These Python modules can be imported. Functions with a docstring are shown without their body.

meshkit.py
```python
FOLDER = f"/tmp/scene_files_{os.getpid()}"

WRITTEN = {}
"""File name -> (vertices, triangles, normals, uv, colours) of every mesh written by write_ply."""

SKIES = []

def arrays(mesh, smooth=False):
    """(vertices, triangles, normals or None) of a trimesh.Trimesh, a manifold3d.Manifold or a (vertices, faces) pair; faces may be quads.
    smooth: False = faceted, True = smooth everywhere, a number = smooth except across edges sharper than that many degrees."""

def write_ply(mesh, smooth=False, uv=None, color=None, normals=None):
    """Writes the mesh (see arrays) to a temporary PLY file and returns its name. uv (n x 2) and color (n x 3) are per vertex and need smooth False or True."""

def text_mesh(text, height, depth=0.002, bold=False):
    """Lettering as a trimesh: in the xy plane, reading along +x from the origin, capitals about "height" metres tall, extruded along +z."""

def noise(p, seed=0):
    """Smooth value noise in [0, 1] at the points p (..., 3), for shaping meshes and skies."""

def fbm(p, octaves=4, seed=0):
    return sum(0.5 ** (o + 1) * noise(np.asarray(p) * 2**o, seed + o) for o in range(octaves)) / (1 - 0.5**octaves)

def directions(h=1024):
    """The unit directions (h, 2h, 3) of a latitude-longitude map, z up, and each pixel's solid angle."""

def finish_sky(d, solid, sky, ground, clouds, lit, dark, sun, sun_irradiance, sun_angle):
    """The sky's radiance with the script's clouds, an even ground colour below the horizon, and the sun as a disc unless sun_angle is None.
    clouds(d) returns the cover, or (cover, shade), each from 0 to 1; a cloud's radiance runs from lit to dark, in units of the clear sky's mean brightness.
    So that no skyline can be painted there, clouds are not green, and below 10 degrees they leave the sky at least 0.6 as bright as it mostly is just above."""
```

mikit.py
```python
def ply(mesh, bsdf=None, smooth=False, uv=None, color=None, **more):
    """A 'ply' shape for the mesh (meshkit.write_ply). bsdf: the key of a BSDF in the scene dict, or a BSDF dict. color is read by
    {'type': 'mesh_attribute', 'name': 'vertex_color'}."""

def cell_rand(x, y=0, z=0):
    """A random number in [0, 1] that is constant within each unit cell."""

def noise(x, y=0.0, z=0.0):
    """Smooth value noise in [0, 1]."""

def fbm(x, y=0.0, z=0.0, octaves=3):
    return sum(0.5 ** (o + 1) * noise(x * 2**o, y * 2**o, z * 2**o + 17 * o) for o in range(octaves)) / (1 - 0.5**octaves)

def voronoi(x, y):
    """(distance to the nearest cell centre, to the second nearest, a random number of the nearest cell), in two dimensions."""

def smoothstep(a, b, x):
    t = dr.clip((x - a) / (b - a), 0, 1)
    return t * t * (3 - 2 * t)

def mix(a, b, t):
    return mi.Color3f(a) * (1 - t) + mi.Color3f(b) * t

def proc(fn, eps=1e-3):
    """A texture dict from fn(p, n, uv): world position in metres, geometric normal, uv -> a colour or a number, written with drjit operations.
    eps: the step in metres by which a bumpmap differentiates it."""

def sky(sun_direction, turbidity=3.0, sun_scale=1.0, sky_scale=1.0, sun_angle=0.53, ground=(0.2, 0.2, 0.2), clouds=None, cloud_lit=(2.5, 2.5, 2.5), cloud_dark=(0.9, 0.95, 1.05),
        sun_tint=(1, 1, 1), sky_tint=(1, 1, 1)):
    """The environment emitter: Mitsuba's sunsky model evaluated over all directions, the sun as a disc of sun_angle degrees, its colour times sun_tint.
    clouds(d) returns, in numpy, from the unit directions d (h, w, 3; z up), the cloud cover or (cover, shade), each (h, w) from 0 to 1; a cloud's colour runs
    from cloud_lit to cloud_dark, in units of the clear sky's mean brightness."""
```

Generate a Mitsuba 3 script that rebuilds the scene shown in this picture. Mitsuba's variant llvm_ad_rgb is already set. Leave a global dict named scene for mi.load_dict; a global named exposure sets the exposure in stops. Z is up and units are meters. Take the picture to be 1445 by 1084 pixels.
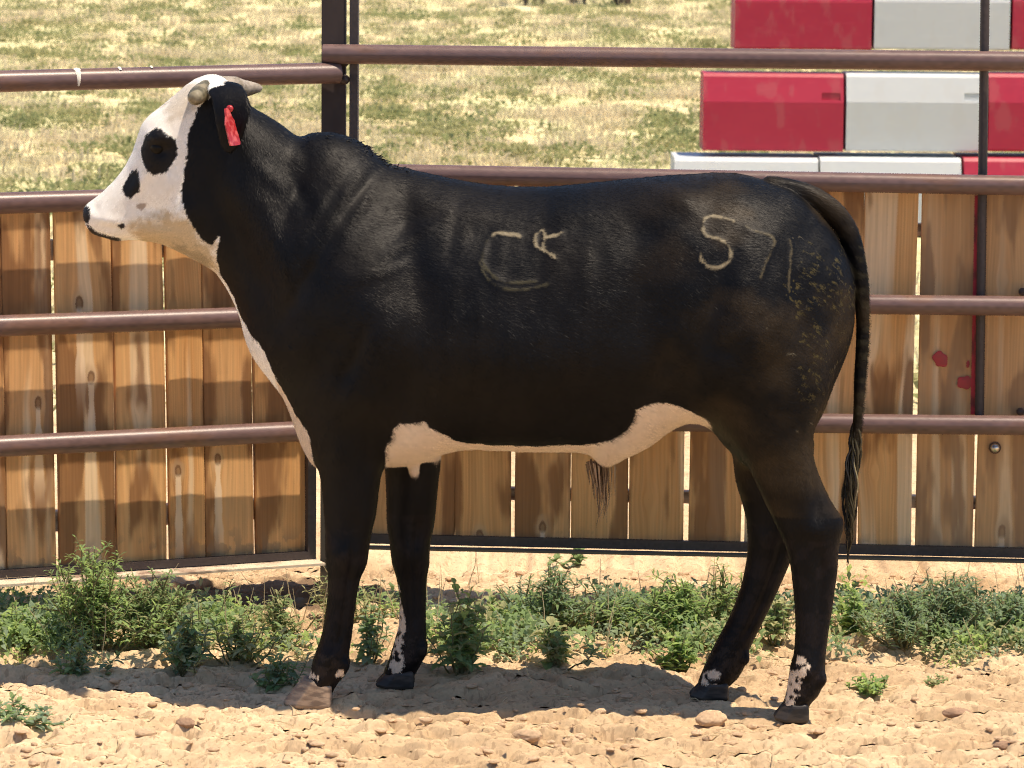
import math, random
import numpy as np, trimesh
import mitsuba as mi, drjit as dr
import mikit, meshkit
from mikit import noise, fbm, voronoi, cell_rand, smoothstep, mix
from scipy import ndimage
from scipy.interpolate import PchipInterpolator

random.seed(7)
RNG = np.random.default_rng(7)
T = mi.ScalarTransform4f
scene, labels = {}, {}

# ------------------------------------------------------------------ camera, sky, exposure
F = 5184.0                       # focal length in pixels of the 1445 px wide photograph
EYE = np.array([0, 0, 1.71])
PITCH, ROLL = math.atan(642 / F), 0.009
fwd = np.array([0, math.cos(PITCH), -math.sin(PITCH)])
up0 = np.array([0, math.sin(PITCH), math.cos(PITCH)])
right0 = np.array([1.0, 0, 0])
CR = math.cos(ROLL) * right0 + math.sin(ROLL) * up0
CU = math.cos(ROLL) * up0 - math.sin(ROLL) * right0
scene['camera'] = {'type': 'thinlens', 'fov': math.degrees(2 * math.atan(722.5 / F)), 'fov_axis': 'x',
                   'aperture_radius': 0.0042, 'focus_distance': 8.05, 'near_clip': 0.1, 'far_clip': 2000.0,
                   'to_world': T().look_at(origin=EYE.tolist(), target=(EYE + fwd).tolist(), up=CU.tolist())}
SUN_E, SUN_A = math.radians(71.5), math.radians(59)
SUN = [math.cos(SUN_E) * math.sin(SUN_A), -math.cos(SUN_E) * math.cos(SUN_A), math.sin(SUN_E)]
scene['sky'] = mikit.sky(SUN, turbidity=3.0)
exposure = 2.0


def ray(px, py):
    d = fwd + (px - 722.5) / F * CR + (542 - py) / F * CU
    return d


def at(px, py, y):
    """The point of the upright plane at distance y that stands at this place of the photograph."""
    d = ray(px, py)
    return EYE + d * (y / d[1])


def on_ground(px, py, z=0.0):
    d = ray(px, py)
    return EYE + d * ((z - EYE[2]) / d[2])


# ------------------------------------------------------------------ helpers
def numbered(key):
    if key not in scene and not any(k.startswith(key + '__') for k in scene):
        return key
    n = 1
    while True:
        k = f'{key}_{n:03d}'
        if k not in scene and not any(q.startswith(k + '__') for q in scene):
            return k
        n += 1


_count = {}


def key_for(name, parent=None):
    full = f'{parent}__{name}' if parent else name
    n = _count.get(full, 0)
    _count[full] = n + 1
    return full if n == 0 else f'{full}_{n:03d}'


def obj(name, mesh, bsdf, parent=None, smooth=False, label=None, category=None, group=None, kind=None, **kw):
    key = key_for(name, parent)
    scene[key] = mikit.ply(mesh, bsdf, smooth, **kw)
    info = {k: v for k, v in dict(label=label, category=category, group=group, kind=kind).items() if v}
    if info:
        labels[key] = info
    return key


def thing(name, label, category, group=None):
    key = key_for(name)
    labels[key] = {'label': label, 'category': category}
    if group:
        labels[key]['group'] = group
    return key


def tube(points, radii, sides=10, caps=True):
    p = np.asarray(points, float)
    r = np.broadcast_to(np.asarray(radii, float), (len(p),))
    t = np.gradient(p, axis=0)
    t /= np.linalg.norm(t, axis=1, keepdims=True) + 1e-12
    ref = np.array([0, 0, 1.0]) if abs(t[:, 2]).mean() < 0.8 else np.array([0, 1.0, 0])
    a = np.cross(t, ref); a /= np.linalg.norm(a, axis=1, keepdims=True) + 1e-12
    b = np.cross(t, a)
    ang = np.arange(sides) * 2 * np.pi / sides
    v = p[:, None] + r[:, None, None] * (np.cos(ang)[None, :, None] * a[:, None] + np.sin(ang)[None, :, None] * b[:, None])
    i, j = np.meshgrid(np.arange(len(p) - 1), np.arange(sides), indexing='ij')
    q = np.stack([i * sides + j, i * sides + (j + 1) % sides, (i + 1) * sides + (j + 1) % sides, (i + 1) * sides + j], -1).reshape(-1, 4)
    f = np.vstack([q[:, [0, 1, 2]], q[:, [0, 2, 3]]])
    v = v.reshape(-1, 3)
    if caps:
        n = len(v)
        v = np.vstack([v, p[0], p[-1]])
        k = np.arange(sides)
        f = np.vstack([f, np.stack([(k + 1) % sides, k, k * 0 + n], 1),
                       np.stack([n - sides + k, n - sides + (k + 1) % sides, k * 0 + n + 1], 1)])
    m = trimesh.Trimesh(v, f, process=False)
    if m.volume < 0:
        m.invert()
    return m


def join(meshes):
    return trimesh.util.concatenate(meshes)


def catmull(pts, per=6, closed=False):
    p = np.asarray(pts, float)
    n = len(p)
    out = []
    for i in range(n if closed else n - 1):
        idx = [(i + k) % n for k in (-1, 0, 1, 2)] if closed else [max(i - 1, 0), i, i + 1, min(i + 2, n - 1)]
        p0, p1, p2, p3 = p[idx]
        for s in np.arange(per) / per:
            out.append(0.5 * (2 * p1 + (p2 - p0) * s + (2 * p0 - 5 * p1 + 4 * p2 - p3) * s * s + (3 * p1 - p0 - 3 * p2 + p3) * s ** 3))
    if not closed:
        out.append(p[-1])
    return np.array(out)


def inside(x, y, poly):
    """Even-odd test of many points against a polygon."""
    x, y = np.asarray(x), np.asarray(y)
    res = np.zeros(x.shape, bool)
    poly = np.asarray(poly)
    lo, hi = poly.min(0), poly.max(0)
    box = (x >= lo[0]) & (x <= hi[0]) & (y >= lo[1]) & (y <= hi[1])
    xs, ys = x[box], y[box]
    r = np.zeros(xs.shape, bool)
    for (x0, y0), (x1, y1) in zip(poly, np.roll(poly, -1, 0)):
        if y0 == y1:
            continue
        c = ((y0 > ys) != (y1 > ys)) & (xs < (x1 - x0) * (ys - y0) / (y1 - y0) + x0)
        r ^= c
    res[box] = r
    return res


def seg_dist(x, y, pts):
    d = np.full(np.shape(x), 1e9)
    for a, b in zip(pts[:-1], pts[1:]):
        ab = b - a
        t = np.clip(((x - a[0]) * ab[0] + (y - a[1]) * ab[1]) / (ab @ ab + 1e-12), 0, 1)
        d = np.minimum(d, np.hypot(x - a[0] - t * ab[0], y - a[1] - t * ab[1]))
    return d


def two(b):
    return {'type': 'twosided', 'bsdf': b}


def principled(color, rough=0.6, spec=0.4, **k):
    c = {'type': 'rgb', 'value': list(color)} if isinstance(color, (tuple, list)) else color
    return {'type': 'principled', 'base_color': c, 'roughness': rough, 'specular': spec, **k}


VC = {'type': 'mesh_attribute', 'name': 'vertex_color'}


# ------------------------------------------------------------------ materials of the setting
def sand_color(p, n, uv):
    big = fbm(p.x * 1.3, p.y * 1.3, 3.0, 3)
    mid = fbm(p.x * 9, p.y * 9, 7.0, 3)
    fine = noise(p.x * 160, p.y * 160, p.z * 160)
    grit = noise(p.x * 420, p.y * 420, 1.0)
    c = mix((0.45, 0.322, 0.192), (0.58, 0.438, 0.275), smoothstep(0.3, 0.7, big * 0.5 + mid * 0.5))
    c = c * (0.82 + 0.22 * fine + 0.12 * grit)
    # scattered chaff and dry litter
    lit = smoothstep(0.60, 0.72, fbm(p.x * 120 + 5, p.y * 70, 2.0, 3))
    c = mix(c, mi.Color3f(0.24, 0.155, 0.09), lit * 0.5)
    # a dark brown patch in the ground colour by the left fence panel, ragged outline
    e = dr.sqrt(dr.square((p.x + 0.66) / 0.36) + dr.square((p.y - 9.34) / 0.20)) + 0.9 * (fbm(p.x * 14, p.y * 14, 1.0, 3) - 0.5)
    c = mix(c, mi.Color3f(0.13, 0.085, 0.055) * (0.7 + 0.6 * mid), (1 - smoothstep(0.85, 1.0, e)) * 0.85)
    # the field beyond the pen: straw-coloured stubble on paler earth
    far = smoothstep(13.0, 17.0, p.y + 2 * noise(p.x * 0.8, p.y * 0.8, 9.0))
    st = fbm(p.x * 3.1, p.y * 1.7, 11.0, 4)
    field = mix((0.44, 0.36, 0.19), (0.57, 0.49, 0.28), smoothstep(0.3, 0.7, st))
    gr = smoothstep(0.46, 0.6, fbm(p.x * 2.0, p.y * 0.8, 21.0, 4))
    field = mix(field, mi.Color3f(0.38, 0.38, 0.20), gr * 0.6)
    field = field * (0.72 + 0.5 * noise(p.x * 14, p.y * 9, 5.0))
    return mix(c, field, far)


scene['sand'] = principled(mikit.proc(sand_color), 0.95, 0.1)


def pipe_color(p, n, uv):
    r = fbm(p.x * 7, p.y * 7, p.z * 16, 4)
    s = noise(p.x * 70, p.y * 70, p.z * 110)
    c = mix((0.105, 0.060, 0.052), (0.175, 0.108, 0.096), r)
    c = mix(c, mi.Color3f(0.16, 0.078, 0.042), smoothstep(0.58, 0.7, r) * 0.5)
    return c * (0.85 + 0.3 * s)


scene['pipe_paint'] = principled(mikit.proc(pipe_color), 0.36, 0.55)
scene['dark_steel'] = principled(mikit.proc(lambda p, n, uv: mix((0.028, 0.02, 0.019), (0.06, 0.044, 0.04), fbm(p.x * 20, p.y * 20, p.z * 9, 4)) * (0.8 + 0.4 * noise(p.x * 200, p.y * 200, p.z * 120))), 0.5, 0.5)
scene['muddy_steel'] = principled(mikit.proc(lambda p, n, uv: mix(mix((0.03, 0.022, 0.02), (0.055, 0.04, 0.036), fbm(p.x * 20, p.y * 20, p.z * 9, 4)),
                                  mi.Color3f(0.115, 0.094, 0.066), smoothstep(0.42, 0.62, fbm(p.x * 30, p.y * 30, p.z * 12, 4) + 0.42 - 0.75 * p.z))), 0.7, 0.3)
scene['pale_flange'] = principled(mikit.proc(lambda p, n, uv: mix((0.56, 0.46, 0.34), (0.22, 0.15, 0.11), smoothstep(0.45, 0.7, fbm(p.x * 18, p.y * 18, p.z * 40, 4)))), 0.7, 0.3)


KNOT_BOARD, KNOT_Z = 11, 0.52


def wood_color(p, n, uv):
    # uv: metres across and along the board; every board has its own hundred metres of u
    bid = dr.floor(uv.x / 100.0)
    u, v = uv.x - bid * 100.0 - 50.0, uv.y
    r1, r2, r3, r4 = cell_rand(bid, 1), cell_rand(bid, 2), cell_rand(bid, 3), cell_rand(bid, 4)
    # knots: one or two per board, the grain flows round them
    one = dr.abs(bid - KNOT_BOARD) < 0.5
    k1u, k1v = dr.select(one, 0.014, (r1 - 0.5) * 0.075), dr.select(one, KNOT_Z, 0.12 + 0.30 * r2)
    r4 = dr.select(one, 0.8, r4)
    k2u, k2v = (r3 - 0.5) * 0.08, 0.50 + 0.36 * r4
    d1 = dr.sqrt(dr.square((u - k1u) * 1.0) + dr.square((v - k1v) * 0.55))
    d2 = dr.sqrt(dr.square((u - k2u) * 1.0) + dr.square((v - k2v) * 0.55))
    push = 0.012 * (u - k1u) / dr.maximum(d1, 0.01) * dr.exp(-d1 * 30) + 0.012 * (u - k2u) / dr.maximum(d2, 0.01) * dr.exp(-d2 * 30)
    w = u - push + 0.030 * (fbm(v * 1.6 + r1 * 40, u * 4 + r2 * 9, 3.0, 3) - 0.5)
    cath = dr.sqrt(dr.square(w * (1.0 + 1.2 * r2) + 0.01) + dr.square((v - 0.3 - r3) * 0.05))
    ring = 0.5 + 0.5 * dr.sin(cath * (380.0 + 240 * r4) + 4 * fbm(u * 20 + bid * 7, v * 1.5, 1.0, 2))
    grain = fbm(w * 240 + bid * 31, v * 5, 2.0, 3)
    streak = fbm(w * 26 + bid * 17, v * 1.3 + r2 * 10, 8.0, 3)
    blotch = fbm(w * 17 + bid * 5, v * 3.6, 4.0, 4)
    a = mix((0.53, 0.255, 0.085), (0.46, 0.235, 0.095), r1)
    b = mix((0.74, 0.450, 0.190), (0.64, 0.390, 0.180), r3)
    c = mix(a, b, dr.clip(0.22 * ring + 1.0 * streak - 0.15, 0, 1))
    # pale sapwood in long tapering tongues
    tongue = smoothstep(0.60, 0.72, fbm(w * 22 + bid * 11 + 3, v * 0.9 + r4 * 5, 12.0, 2))
    c = mix(c, mi.Color3f(0.80, 0.61, 0.38), tongue * 0.75)
    # dark weather stains with a grain of their own
    stain = smoothstep(0.50, 0.66, blotch + 0.35 * (streak - 0.5))
    c = mix(c, mi.Color3f(0.20, 0.088, 0.034), stain * 0.8)
    c = c * (0.80 + 0.36 * grain)
    for d, s in ((d1, r4), (d2, r1)):
        kr = dr.select(s > 0.62, 0.006 + 0.005 * s, 0.0004)
        d = d * (1 + 0.35 * (fbm(u * 70, v * 70, 9.0, 2) - 0.5))
        c = mix(c, mi.Color3f(0.52, 0.36, 0.21), (1 - smoothstep(kr, kr * 2.4, d)) * 0.5)
        c = mix(c, mi.Color3f(0.16, 0.080, 0.036), (1 - smoothstep(kr * 0.75, kr * 1.1, d)) * 0.85)
        c = mix(c, mi.Color3f(0.36, 0.21, 0.10), (1 - smoothstep(kr * 0.35, kr * 0.6, d)) * 0.6)
    for ku, kv, s in ((k1u, k1v, r4), (k2u, k2v, r1)):
        below = kv - v
        half = 0.006 + 0.035 * dr.clip(below, 0, 0.2) + 0.006 * (fbm(v * 30, bid, 3.0, 2) - 0.5)
        tail = (1 - smoothstep(half * 0.7, half * 1.15, dr.abs(u - ku))) * smoothstep(0.004, 0.02, below) * smoothstep(0.30, 0.12, below)
        c = mix(c, mi.Color3f(0.80, 0.63, 0.43), dr.select(s > 0.62, tail * 0.65, 0.0))
    # splashed soil caught in the grain along the foot of the board
    mud = smoothstep(0.50, 0.60, fbm(u * 45 + bid * 3, v * 26, 6.0, 4) + 0.9 * (0.115 - v))
    c = mix(c, mi.Color3f(0.21, 0.155, 0.10), mud * 0.62 * smoothstep(0.24, 0.16, v + 0.05 * blotch))
    return c


def wood_bump(p, n, uv):
    return fbm(uv.x * 200, uv.y * 4.5, 1.0, 3) + 0.4 * fbm(uv.x * 40, uv.y * 2, 3.0, 2)


scene['board_wood'] = {'type': 'bumpmap', 'arbitrary': mikit.proc(wood_bump, 5e-4), 'scale': 0.0016,
                       'bsdf': principled(mikit.proc(wood_color), 0.8, 0.25)}
scene['board_wood_grey'] = {'type': 'bumpmap', 'arbitrary': mikit.proc(wood_bump, 5e-4), 'scale': 0.0016,
                            'bsdf': principled(mikit.proc(lambda p, n, uv: mix(wood_color(p, n, uv), mi.Color3f(0.42, 0.29, 0.17) * (0.75 + 0.5 * fbm(uv.x * 120, uv.y * 4, 5.0, 3)), 0.38)), 0.82, 0.25)}


# ------------------------------------------------------------------ the ground: one sheet to the horizon
FEET = []                         # filled below; the sand is trodden level there
foot_spots = dict(near_front=(-0.447, 8.075), far_front=(-0.262, 8.31), near_hind=(0.600, 7.965), far_hind=(0.432, 8.165))


_m1, _m2, _m3 = on_ground(424, 1003), on_ground(515, 992), on_ground(720, 968)
MOUNDS = [(_m2[0], _m2[1], .032, .075, .06), (_m3[0], _m3[1], .022, .16, .07)]


def ground_z(x, y):
    x, y = np.broadcast_arrays(np.asarray(x, float), np.asarray(y, float))
    p = np.stack([x, y, np.zeros_like(x)], -1)
    near = np.exp(-np.clip(np.abs(y - 8.4) - 1.4, 0, None) ** 2 * 1.2) * np.exp(-np.clip(np.abs(x) - 1.9, 0, None) ** 2)
    z = 0.040 * (meshkit.fbm(p * 1.7, 3, 11) - 0.5)
    lump = meshkit.fbm(p * np.array([7.0, 9.0, 1]), 3, 5)
    crumb = meshkit.fbm(p * np.array([26, 30, 1.0]), 3, 8)
    fine = meshkit.noise(p * 95, 4)
    cut = np.clip(meshkit.fbm(p * np.array([13, 17, 1.0]), 3, 21) - 0.56, 0, 1) * 0.13   # small broken ledges and hoof scrapes
    plate = np.abs(meshkit.fbm(p * np.array([10, 15, 1.0]), 3, 14) - 0.5)
    dz = 0.026 * (lump - 0.5) + 0.030 * (crumb - 0.5) + 0.006 * (fine - 0.5) - np.minimum(cut * 1.5, 0.022) - 0.011 * np.clip(1 - plate / 0.055, 0, 1) ** 2
    flat = np.ones_like(x)
    for fx, fy in foot_spots.values():
        flat = np.minimum(flat, np.clip((np.hypot(x - fx, y - fy) - 0.05) / 0.10, 0, 1))
    z = z * (0.2 + 0.8 * flat) + dz * near * (0.12 + 0.88 * flat)
    for mx, my, h_, rx, ry in MOUNDS:
        z = z + h_ * np.exp(-((x - mx) / rx) ** 2 - ((y - my) / ry) ** 2) * (0.9 + 0.25 * (crumb - 0.5))
    far = np.clip((y - 14) / 20, 0, 1)
    z = z * (1 + 2.0 * far)
    return z


def grid_ground():
    gx = np.concatenate([-np.geomspace(400, 1.75, 40), np.arange(-1.72, 1.72, 0.009), np.geomspace(1.75, 400, 40)])
    gy = np.concatenate([np.linspace(-60, 4, 10), np.geomspace(5, 7.08, 18), np.arange(7.10, 9.75, 0.0105), np.geomspace(9.8, 900, 90)])
    X, Y = np.meshgrid(gx, gy)
    Z = ground_z(X, Y)
    v = np.stack([X, Y, Z], -1).reshape(-1, 3)
    ny, nx = X.shape
    i, j = np.meshgrid(np.arange(ny - 1), np.arange(nx - 1), indexing='ij')
    a = i * nx + j
    q = np.stack([a, a + 1, a + nx + 1, a + nx], -1).reshape(-1, 4)
    return v, q


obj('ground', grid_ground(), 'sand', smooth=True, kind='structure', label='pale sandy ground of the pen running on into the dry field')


def drop(px, py, dz=0.0):
    p = on_ground(px, py)
    for _ in range(3):
        p = on_ground(px, py, float(ground_z(p[0], p[1])))
    p[2] += dz
    return p


# ------------------------------------------------------------------ the fence
POST = on_ground(468, 850)


def plane_point(px, py, origin, t):
    """Where the ray through this place meets the upright plane through origin along t."""
    n = np.array([t[1], -t[0], 0.0])
    d = ray(px, py)
    return EYE + d * (((origin - EYE) @ n) / (d @ n))


def board_mesh(s0, s1, z0, z1, origin, t, n, depth, bid, lean=0.0, cup=0.0, thick=0.017):
    """A picket: s along the panel, its face 'depth' behind the rails' axis; chamfered edges, many rows so that it can warp."""
    w = s1 - s0
    c = 0.0025
    prof = [(0, thick), (0, c), (c, 0), (w / 2, -cup), (w - c, 0), (w, c), (w, thick)]
    rows = np.linspace(0, 1, 5)
    v, uv = [], []
    bow = RNG.uniform(-0.004, 0.004)
    for r in rows:
        z = z0 + (z1 - z0) * r
        for a, b in prof:
            s = s0 + a + lean * (r - 0.5) + bow * math.sin(math.pi * r)
            p = origin + t * s - n * (depth + b)
            v.append([p[0], p[1], z]); uv.append([bid * 100 + 50 + a - w / 2, z])
    m = len(prof)
    f = []
    for i in range(len(rows) - 1):
        for j in range(m):
            a, b = i * m + j, i * m + (j + 1) % m
            f += [[a, b, b + m], [a, b + m, a + m]]
    v = np.array(v); uv = np.array(uv)
    for i in (0, len(rows) - 1):
        base = len(v)
        v = np.vstack([v, v[i * m:(i + 1) * m]]); uv = np.vstack([uv, uv[i * m:(i + 1) * m]])
        for j in range(1, m - 1):
            f.append([base, base + j, base + j + 1] if i == 0 else [base, base + j + 1, base + j])
    mesh = trimesh.Trimesh(v, f, process=False)
    if (mesh.face_normals[0] @ n) * 0 + mesh.volume < 0:
        mesh.invert()
    return mesh, uv


def pipe(p0, p1, r, sides=20):
    k = np.linspace(0, 1, 9)[:, None]
    return tube(p0 + (p1 - p0) * k, r, sides)


def bar(p0, p1, across, thick_dir, w, th):
    """A rectangular bar from p0 to p1."""
    v = []
    for p in (p0, p1):
        for a, b in ((-1, -1), (1, -1), (1, 1), (-1, 1)):
            v.append(p + across * a * w / 2 + thick_dir * b * th / 2)
    m = trimesh.Trimesh(v, [[0, 1, 2], [0, 2, 3], [4, 6, 5], [4, 7, 6], [0, 4, 5], [0, 5, 1], [1, 5, 6], [1, 6, 2], [2, 6, 7], [2, 7, 3], [3, 7, 4], [3, 4, 0]], process=False)
    if m.volume < 0:
        m.invert()
    return m


UP = np.array([0, 0, 1.0])
GAP = 0.0735                       # from a rail's axis to the face of the boards
# --- left panel
aL = math.radians(24)
tL = np.array([math.cos(aL), math.sin(aL), 0]); nL = np.array([math.sin(aL), -math.cos(aL), 0])
OL = np.array([POST[0], POST[1], 0]) + nL * 0.055
left = thing('pipe_fence', 'brown pipe fence panel with sunlit, shadow-striped boards behind the animal\'s head', 'fence')


def lp(px, py):
    return plane_point(px, py, OL, tL)


def extend(a, b, s0, s1, o, t):
    """The line through two points of a panel, cut at the distances s0 and s1 along it."""
    sa, sb = (a - o) @ t, (b - o) @ t
    return [a + (b - a) * ((s - sa) / (sb - sa)) for s in (s0, s1)]


sL0 = -2.3
for (xa, ya, xb, yb, xe) in ((0, 115, 455, 103.5, 478), (0, 287, 120, 283.5, 470), (0, 460, 335, 448.5, 470), (0, 630, 420, 609, 470)):
    a, b = lp(xa, ya), lp(xb, yb)
    se = (lp(xe, yb) - OL) @ tL
    q = extend(a, b, sL0, se, OL, tL)
    obj('rail', pipe(q[0], q[1], 0.0262), 'pipe_paint', left, smooth=40)
OLb = OL - nL * GAP


def sb(px, py=560):
    return (plane_point(px, py, OLb, tL) - OLb) @ tL


edges = [5, 78, 160, 234, 287, 358, 431]
gaps = [2, 5, 2, 5, 1.5, 4, 0]
e = [sb(x) for x in edges]
mpp = (e[2] - e[1]) / 82
w0 = e[1] - e[0]
pre = [e[0] - w0 * k for k in range(9, 0, -1)]
allE = pre + e
allG = [RNG.choice([1.5, 2.5, 4.5]) for _ in pre] + gaps
zt = lp(120, 288)[2]
zb = plane_point(250, 795, OLb, tL)[2]
bid = 1
KNOT_Z = float(plane_point(128, 533, OLb, tL)[2])
for k in range(len(allE) - 1):
    s0, s1 = allE[k] + allG[k] * mpp / 2, allE[k + 1] - allG[k + 1] * mpp / 2
    m, uv = board_mesh(s0, s1, zb + RNG.uniform(-.004, .004), zt + RNG.uniform(-.012, 0.002), OL, tL, nL, GAP + RNG.uniform(-.003, .003), bid, lean=-0.012 + RNG.uniform(-.002, .002), cup=RNG.uniform(0, .0015))
    obj('board', m, 'board_wood', left, uv=uv)
    bid += 1
sE = sb(437)
ob = OL - nL * (GAP - 0.012)
obj('gap_shade_bar', bar(OL - nL * (GAP - .004) + tL * sE + UP * (zb - .02), OL - nL * (GAP - .004) + tL * sE + UP * (zt - .03), tL, nL, 0.022, 0.03), 'dark_steel', left)  # dark bar standing in for the shaded gap between last board and post
bl = OL - nL * (GAP - 0.010)
obj('bottom_rail', bar(bl + tL * sL0 + UP * (zb + .008), bl + tL * (sE + .01) + UP * (zb + .002), UP, nL, 0.019, 0.016), 'dark_steel', left)
fl = OL - nL * (GAP - 0.040)
obj('flange', bar(fl + tL * sL0 + UP * (zb - .014), fl + tL * (sE + .012) + UP * (zb - .012), nL, UP, 0.085, 0.006), 'pale_flange', left)
# battens behind that the boards are nailed to
for zz in (zb + .12, zt - .12):
    bb = OL - nL * (GAP + .017 + .024)
    obj('batten', bar(bb + tL * sL0 + UP * zz, bb + tL * (sE + .01) + UP * zz, UP, nL, 0.05, 0.034), 'pale_flange', left)


def dropping(s, z, r, length, wid, flow):
    """Dried white splash that follows the curve of the rail."""
    c = OL + tL * s
    v, f = [], []
    nn, mm = 9, 5
    for i in range(nn):
        a = math.radians(80 - (length / r) * 57.3 * i / (nn - 1))
        ww = wid * (1 - flow * i / (nn - 1)) * (0.85 + 0.3 * math.sin(i * 1.7) ** 2)
        for j in range(mm):
            h = 0.0016 * (1 - (2 * j / (mm - 1) - 1) ** 2) + 0.0004
            d = nL * math.cos(a) + UP * math.sin(a)
            v.append(c + UP * z + d * (r + h) + tL * ww * (j / (mm - 1) - 0.5))
    for i in range(nn - 1):
        for j in range(mm - 1):
            a = i * mm + j
            f += [[a, a + 1, a + mm + 1], [a, a + mm + 1, a + mm]]
    return trimesh.Trimesh(v, f, process=False)


scene['dropping_white'] = two(principled((0.72, 0.68, 0.58), 0.85, 0.2))
for px, py, ln, wd, flow in ((107, 112, .052, .017, .7), (167, 110, .016, .009, .3), (212, 108.6, .012, .007, .3)):
    q = lp(px, py)
    obj('bird_dropping', dropping((q - OL) @ tL, q[2], 0.0263, ln, wd, flow), 'dropping_white', left, smooth=True)

# --- right panel
aR = math.radians(4)
tR = np.array([math.cos(aR), -math.sin(aR), 0]); nR = np.array([-math.sin(aR), -math.cos(aR), 0])
OR = np.array([POST[0], POST[1], 0]) + nR * 0.058
rightp = thing('pipe_fence', 'brown pipe fence panel with shaded weathered boards behind the animal\'s body and tail', 'fence')


def rp(px, py):
    return plane_point(px, py, OR, tR)


sR1 = 3.1
for (xa, ya, xb, yb, xe) in ((480, 76.5, 1445, 87, 456), (640, 247, 1445, 262, 470), (640, 423.5, 1445, 432, 470), (640, 592, 1445, 600.5, 470)):
    a, b = rp(xa, ya), rp(xb, yb)
    ss = (rp(xe, ya) - OR) @ tR
    q = extend(a, b, ss, sR1, OR, tR)
    obj('rail', pipe(q[0], q[1], 0.0245), 'pipe_paint', rightp, smooth=40)
    if yb == 262:
        ztR = q[0][2] * 0.4 + q[1][2] * 0.6
GAP = 0.073
ORb = OR - nR * GAP


def sr(px, py=600):
    return (plane_point(px, py, ORb, tR) - ORb) @ tR


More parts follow.
